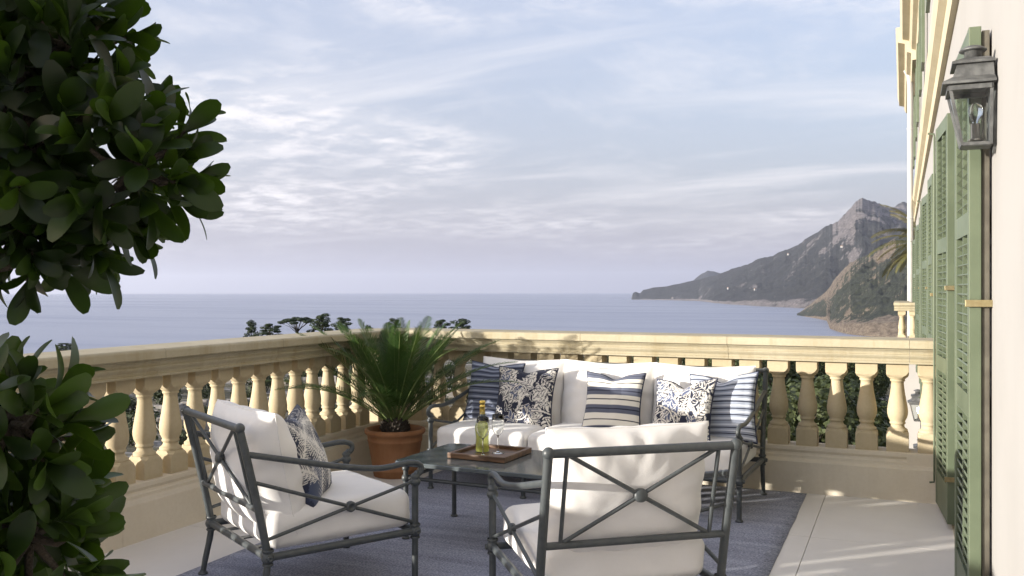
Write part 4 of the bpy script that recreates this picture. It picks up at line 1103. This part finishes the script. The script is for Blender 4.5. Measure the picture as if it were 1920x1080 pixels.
# woodland under the right-hand balusters
k = 0
for d in (27, 31, 38, 46, 56, 68, 84, 104):
    for u in np.arange(1290, 1800, 5.2 * F / d * .52 + 18):
        uu = u + r3.uniform(-25, 25); p = stand(uu, d * r3.uniform(.93, 1.07))
        if p.x > -2.6: p.x = -2.6 - r3.random() * 1.5
        z_top = CAM.z - (.112 if d < 60 else .070) * d; s = min(1.25, max(.45, (z_top - p.z) / 6.9)) * r3.uniform(.85, 1.08)
        tree('round', 20 + k % 3, 'evergreen_tree', 'round dense evergreen tree in the grove seen below the balusters by the house', 'tree', p, s, r3.random() * 6, 'canopy', 'grove below the terrace'); k += 1
# unseen cypresses added beside the terrace to shade the foreground shrub
for q, (x, y, s) in enumerate(((-5.55, -3.15, 1.0), (-6.35, -3.75, 1.04))):
    tree('cypress', 61, 'shade_cypress', ('slim dark cypress added out of view to shade the foreground shrub', 'second slim shade cypress added out of view, farther from the terrace edge')[q], 'tree', Vector((x, y, ground_z(x, y) - .2)), s, 1.3 * q, 'canopy', 'added shade cypresses')
# scattered bushes of the terraced garden on the left
def bush_mesh(seed):
    rr = random.Random(seed); cr = MB(); st = MB()
    for q in range(9):
        a = q * 2.4; r = .75 * math.sqrt(q / 9); c = (r * math.cos(a), r * math.sin(a), .55 + rr.uniform(-.1, .35)); clump(cr, c, rr.uniform(.35, .55), 70, .17, rr, .9); st.tube([(0, 0, -.2), c], [.05, .02], 4)
    return st, cr
bproto = []
def bush(loc, s, rz):
    q = r3.randrange(4)
    if len(bproto) <= q:
        q = len(bproto); st, cr = bush_mesh(q + 50); t = thing('bush', 'rounded grey green bush on the stony terraced hillside below', 'bush', loc, rz, 'bushes of the hillside garden'); st.obj('stem', M['bark'], t); cr.obj('crown', M['bush'], t, fix=False); bproto.append(t)
    else: t = copy_tree(bproto[q]); t.location = loc; t.rotation_euler = (0, 0, rz)
    t.scale = (s, s, s * r3.uniform(.75, 1.15))
for d in (62, 72, 84, 98, 114, 132, 152, 176, 204):
    for u in np.arange(-80, 1290, 3.3 * F / d + 12):
        if r3.random() < .30: continue
        bush(stand(u + r3.uniform(-30, 30), d * r3.uniform(.94, 1.06)), r3.uniform(.9, 2.3), r3.random() * 6)
# low dry-stone walls of the garden
M['drywall'] = m_stone('dry_stone', (.23, .21, .19), (.36, .34, .31), (.14, .12, .10), .2)
for k, (u0, u1, d) in enumerate(((130, 420, 78), (300, 640, 95), (60, 330, 118), (420, 760, 128), (180, 520, 150), (560, 980, 108))):
    t = thing('garden_wall', 'low pale dry-stone wall stepping along the hillside garden below', 'wall', (0, 0, 0), 0, 'dry-stone garden walls')
    prev = None; g = 0
    for u in np.arange(u0, u1, .9 * F / d):
        p = stand(u, d + 5 * math.sin(u * .013 + k)); a = r3.uniform(-.15, .15)
        MB().box((p.x, p.y, p.z + .55), (1.0 * r3.uniform(.8, 1.1), .6, 1.5 * r3.uniform(.85, 1.1)), Matrix.Rotation(TH + a, 3, 'Z'), .06).obj('stone_block', M['drywall'], t)
# date palm past the end of the house
dpm = thing('date_palm', 'date palm with drooping olive fronds past the end of the house', 'palm', (.75, 37.0, -8.5))
MB().tube([(0, 0, 0), (.1, 0, 5), (-.05, .1, 11.4)], [.30, .26, .24], 12).obj('trunk', M['bark'], dpm)
r5 = random.Random(8); hold = []
for q, (e0, e1, L) in enumerate(((60, 10, 2.3), (40, -30, 2.5), (18, -55, 2.4), (-5, -75, 2.0))):
    st, lf = frond_mesh(L, e0, e1, 60, .42, .016, .30, q + 31, .25, .9); ms = st.obj('frond', M['date'], dpm); ms.data.name = 'frond'; ml = lf.obj('leaflets', M['date'], ms, fix=False); hold.append((ms, ml))
for k in range(44):
    q = min(3, int(k / 11)); ms, ml = hold[q]
    if k % 11: m2 = ms.copy(); sc.collection.objects.link(m2); l2_ = ml.copy(); sc.collection.objects.link(l2_); l2_.parent = m2
    else: m2 = ms
    m2.parent = dpm; m2.location = (-.05, .1, 11.4); m2.rotation_euler = (r5.uniform(-.3, .3), r5.uniform(-.12, .12), k * 2.39996 + r5.uniform(-.2, .2)); s = r5.uniform(.85, 1.15); m2.scale = (s, s, s)
# a few white houses on the mountainside
for k, (u, v, d, lb) in enumerate(((1365, 541, 6100, 'tiny white house low on the mountain slope near the shore'), (1416, 543, 5900, 'second tiny white house along the mountain shore road'), (1478, 477, 7200, 'tiny white house high below the mountain ridge'), (1593, 454, 6000, 'tiny white house on the upper slope beneath the peak'), (1578, 463, 5900, 'tiny cream house just below the upper slope house'), (1261, 559, 8300, 'tiny white house on the shore of the long cape'))):
    p = ray(u, d, CAM.z + (540 - v) / F * d); t = thing('hillside_house', lb, 'house', p, r3.random() * 3, 'white houses on the mountain')
    MB().box((0, 0, 0), (13, 9, 12)).obj('wall', M['plaster'], t)
    MB().add([(-7, -5, 6), (7, -5, 6), (7, 5, 6), (-7, 5, 6), (-7, 0, 9), (7, 0, 9)], [(0, 1, 5, 4), (2, 3, 4, 5), (1, 2, 5), (3, 0, 4), (3, 2, 1, 0)]).obj('roof', M['terracotta'], t)

# ------------------------------------------------------------ sea air
hz = bpy.data.materials.new('sea_haze'); hz.use_nodes = True; nt = hz.node_tree; nt.nodes.clear()
pv = nt.nodes.new('ShaderNodeVolumePrincipled'); pv.inputs['Color'].default_value = (.66, .69, .79, 1); pv.inputs['Density'].default_value = 3.2e-5; pv.inputs['Anisotropy'].default_value = .32
ho = nt.nodes.new('ShaderNodeOutputMaterial'); nt.links.new(pv.outputs[0], ho.inputs['Volume'])
hb = MB().box((0, 0, 300), (108000, 108000, 1300)).obj('haze', hz); struct(hb, 'stuff')
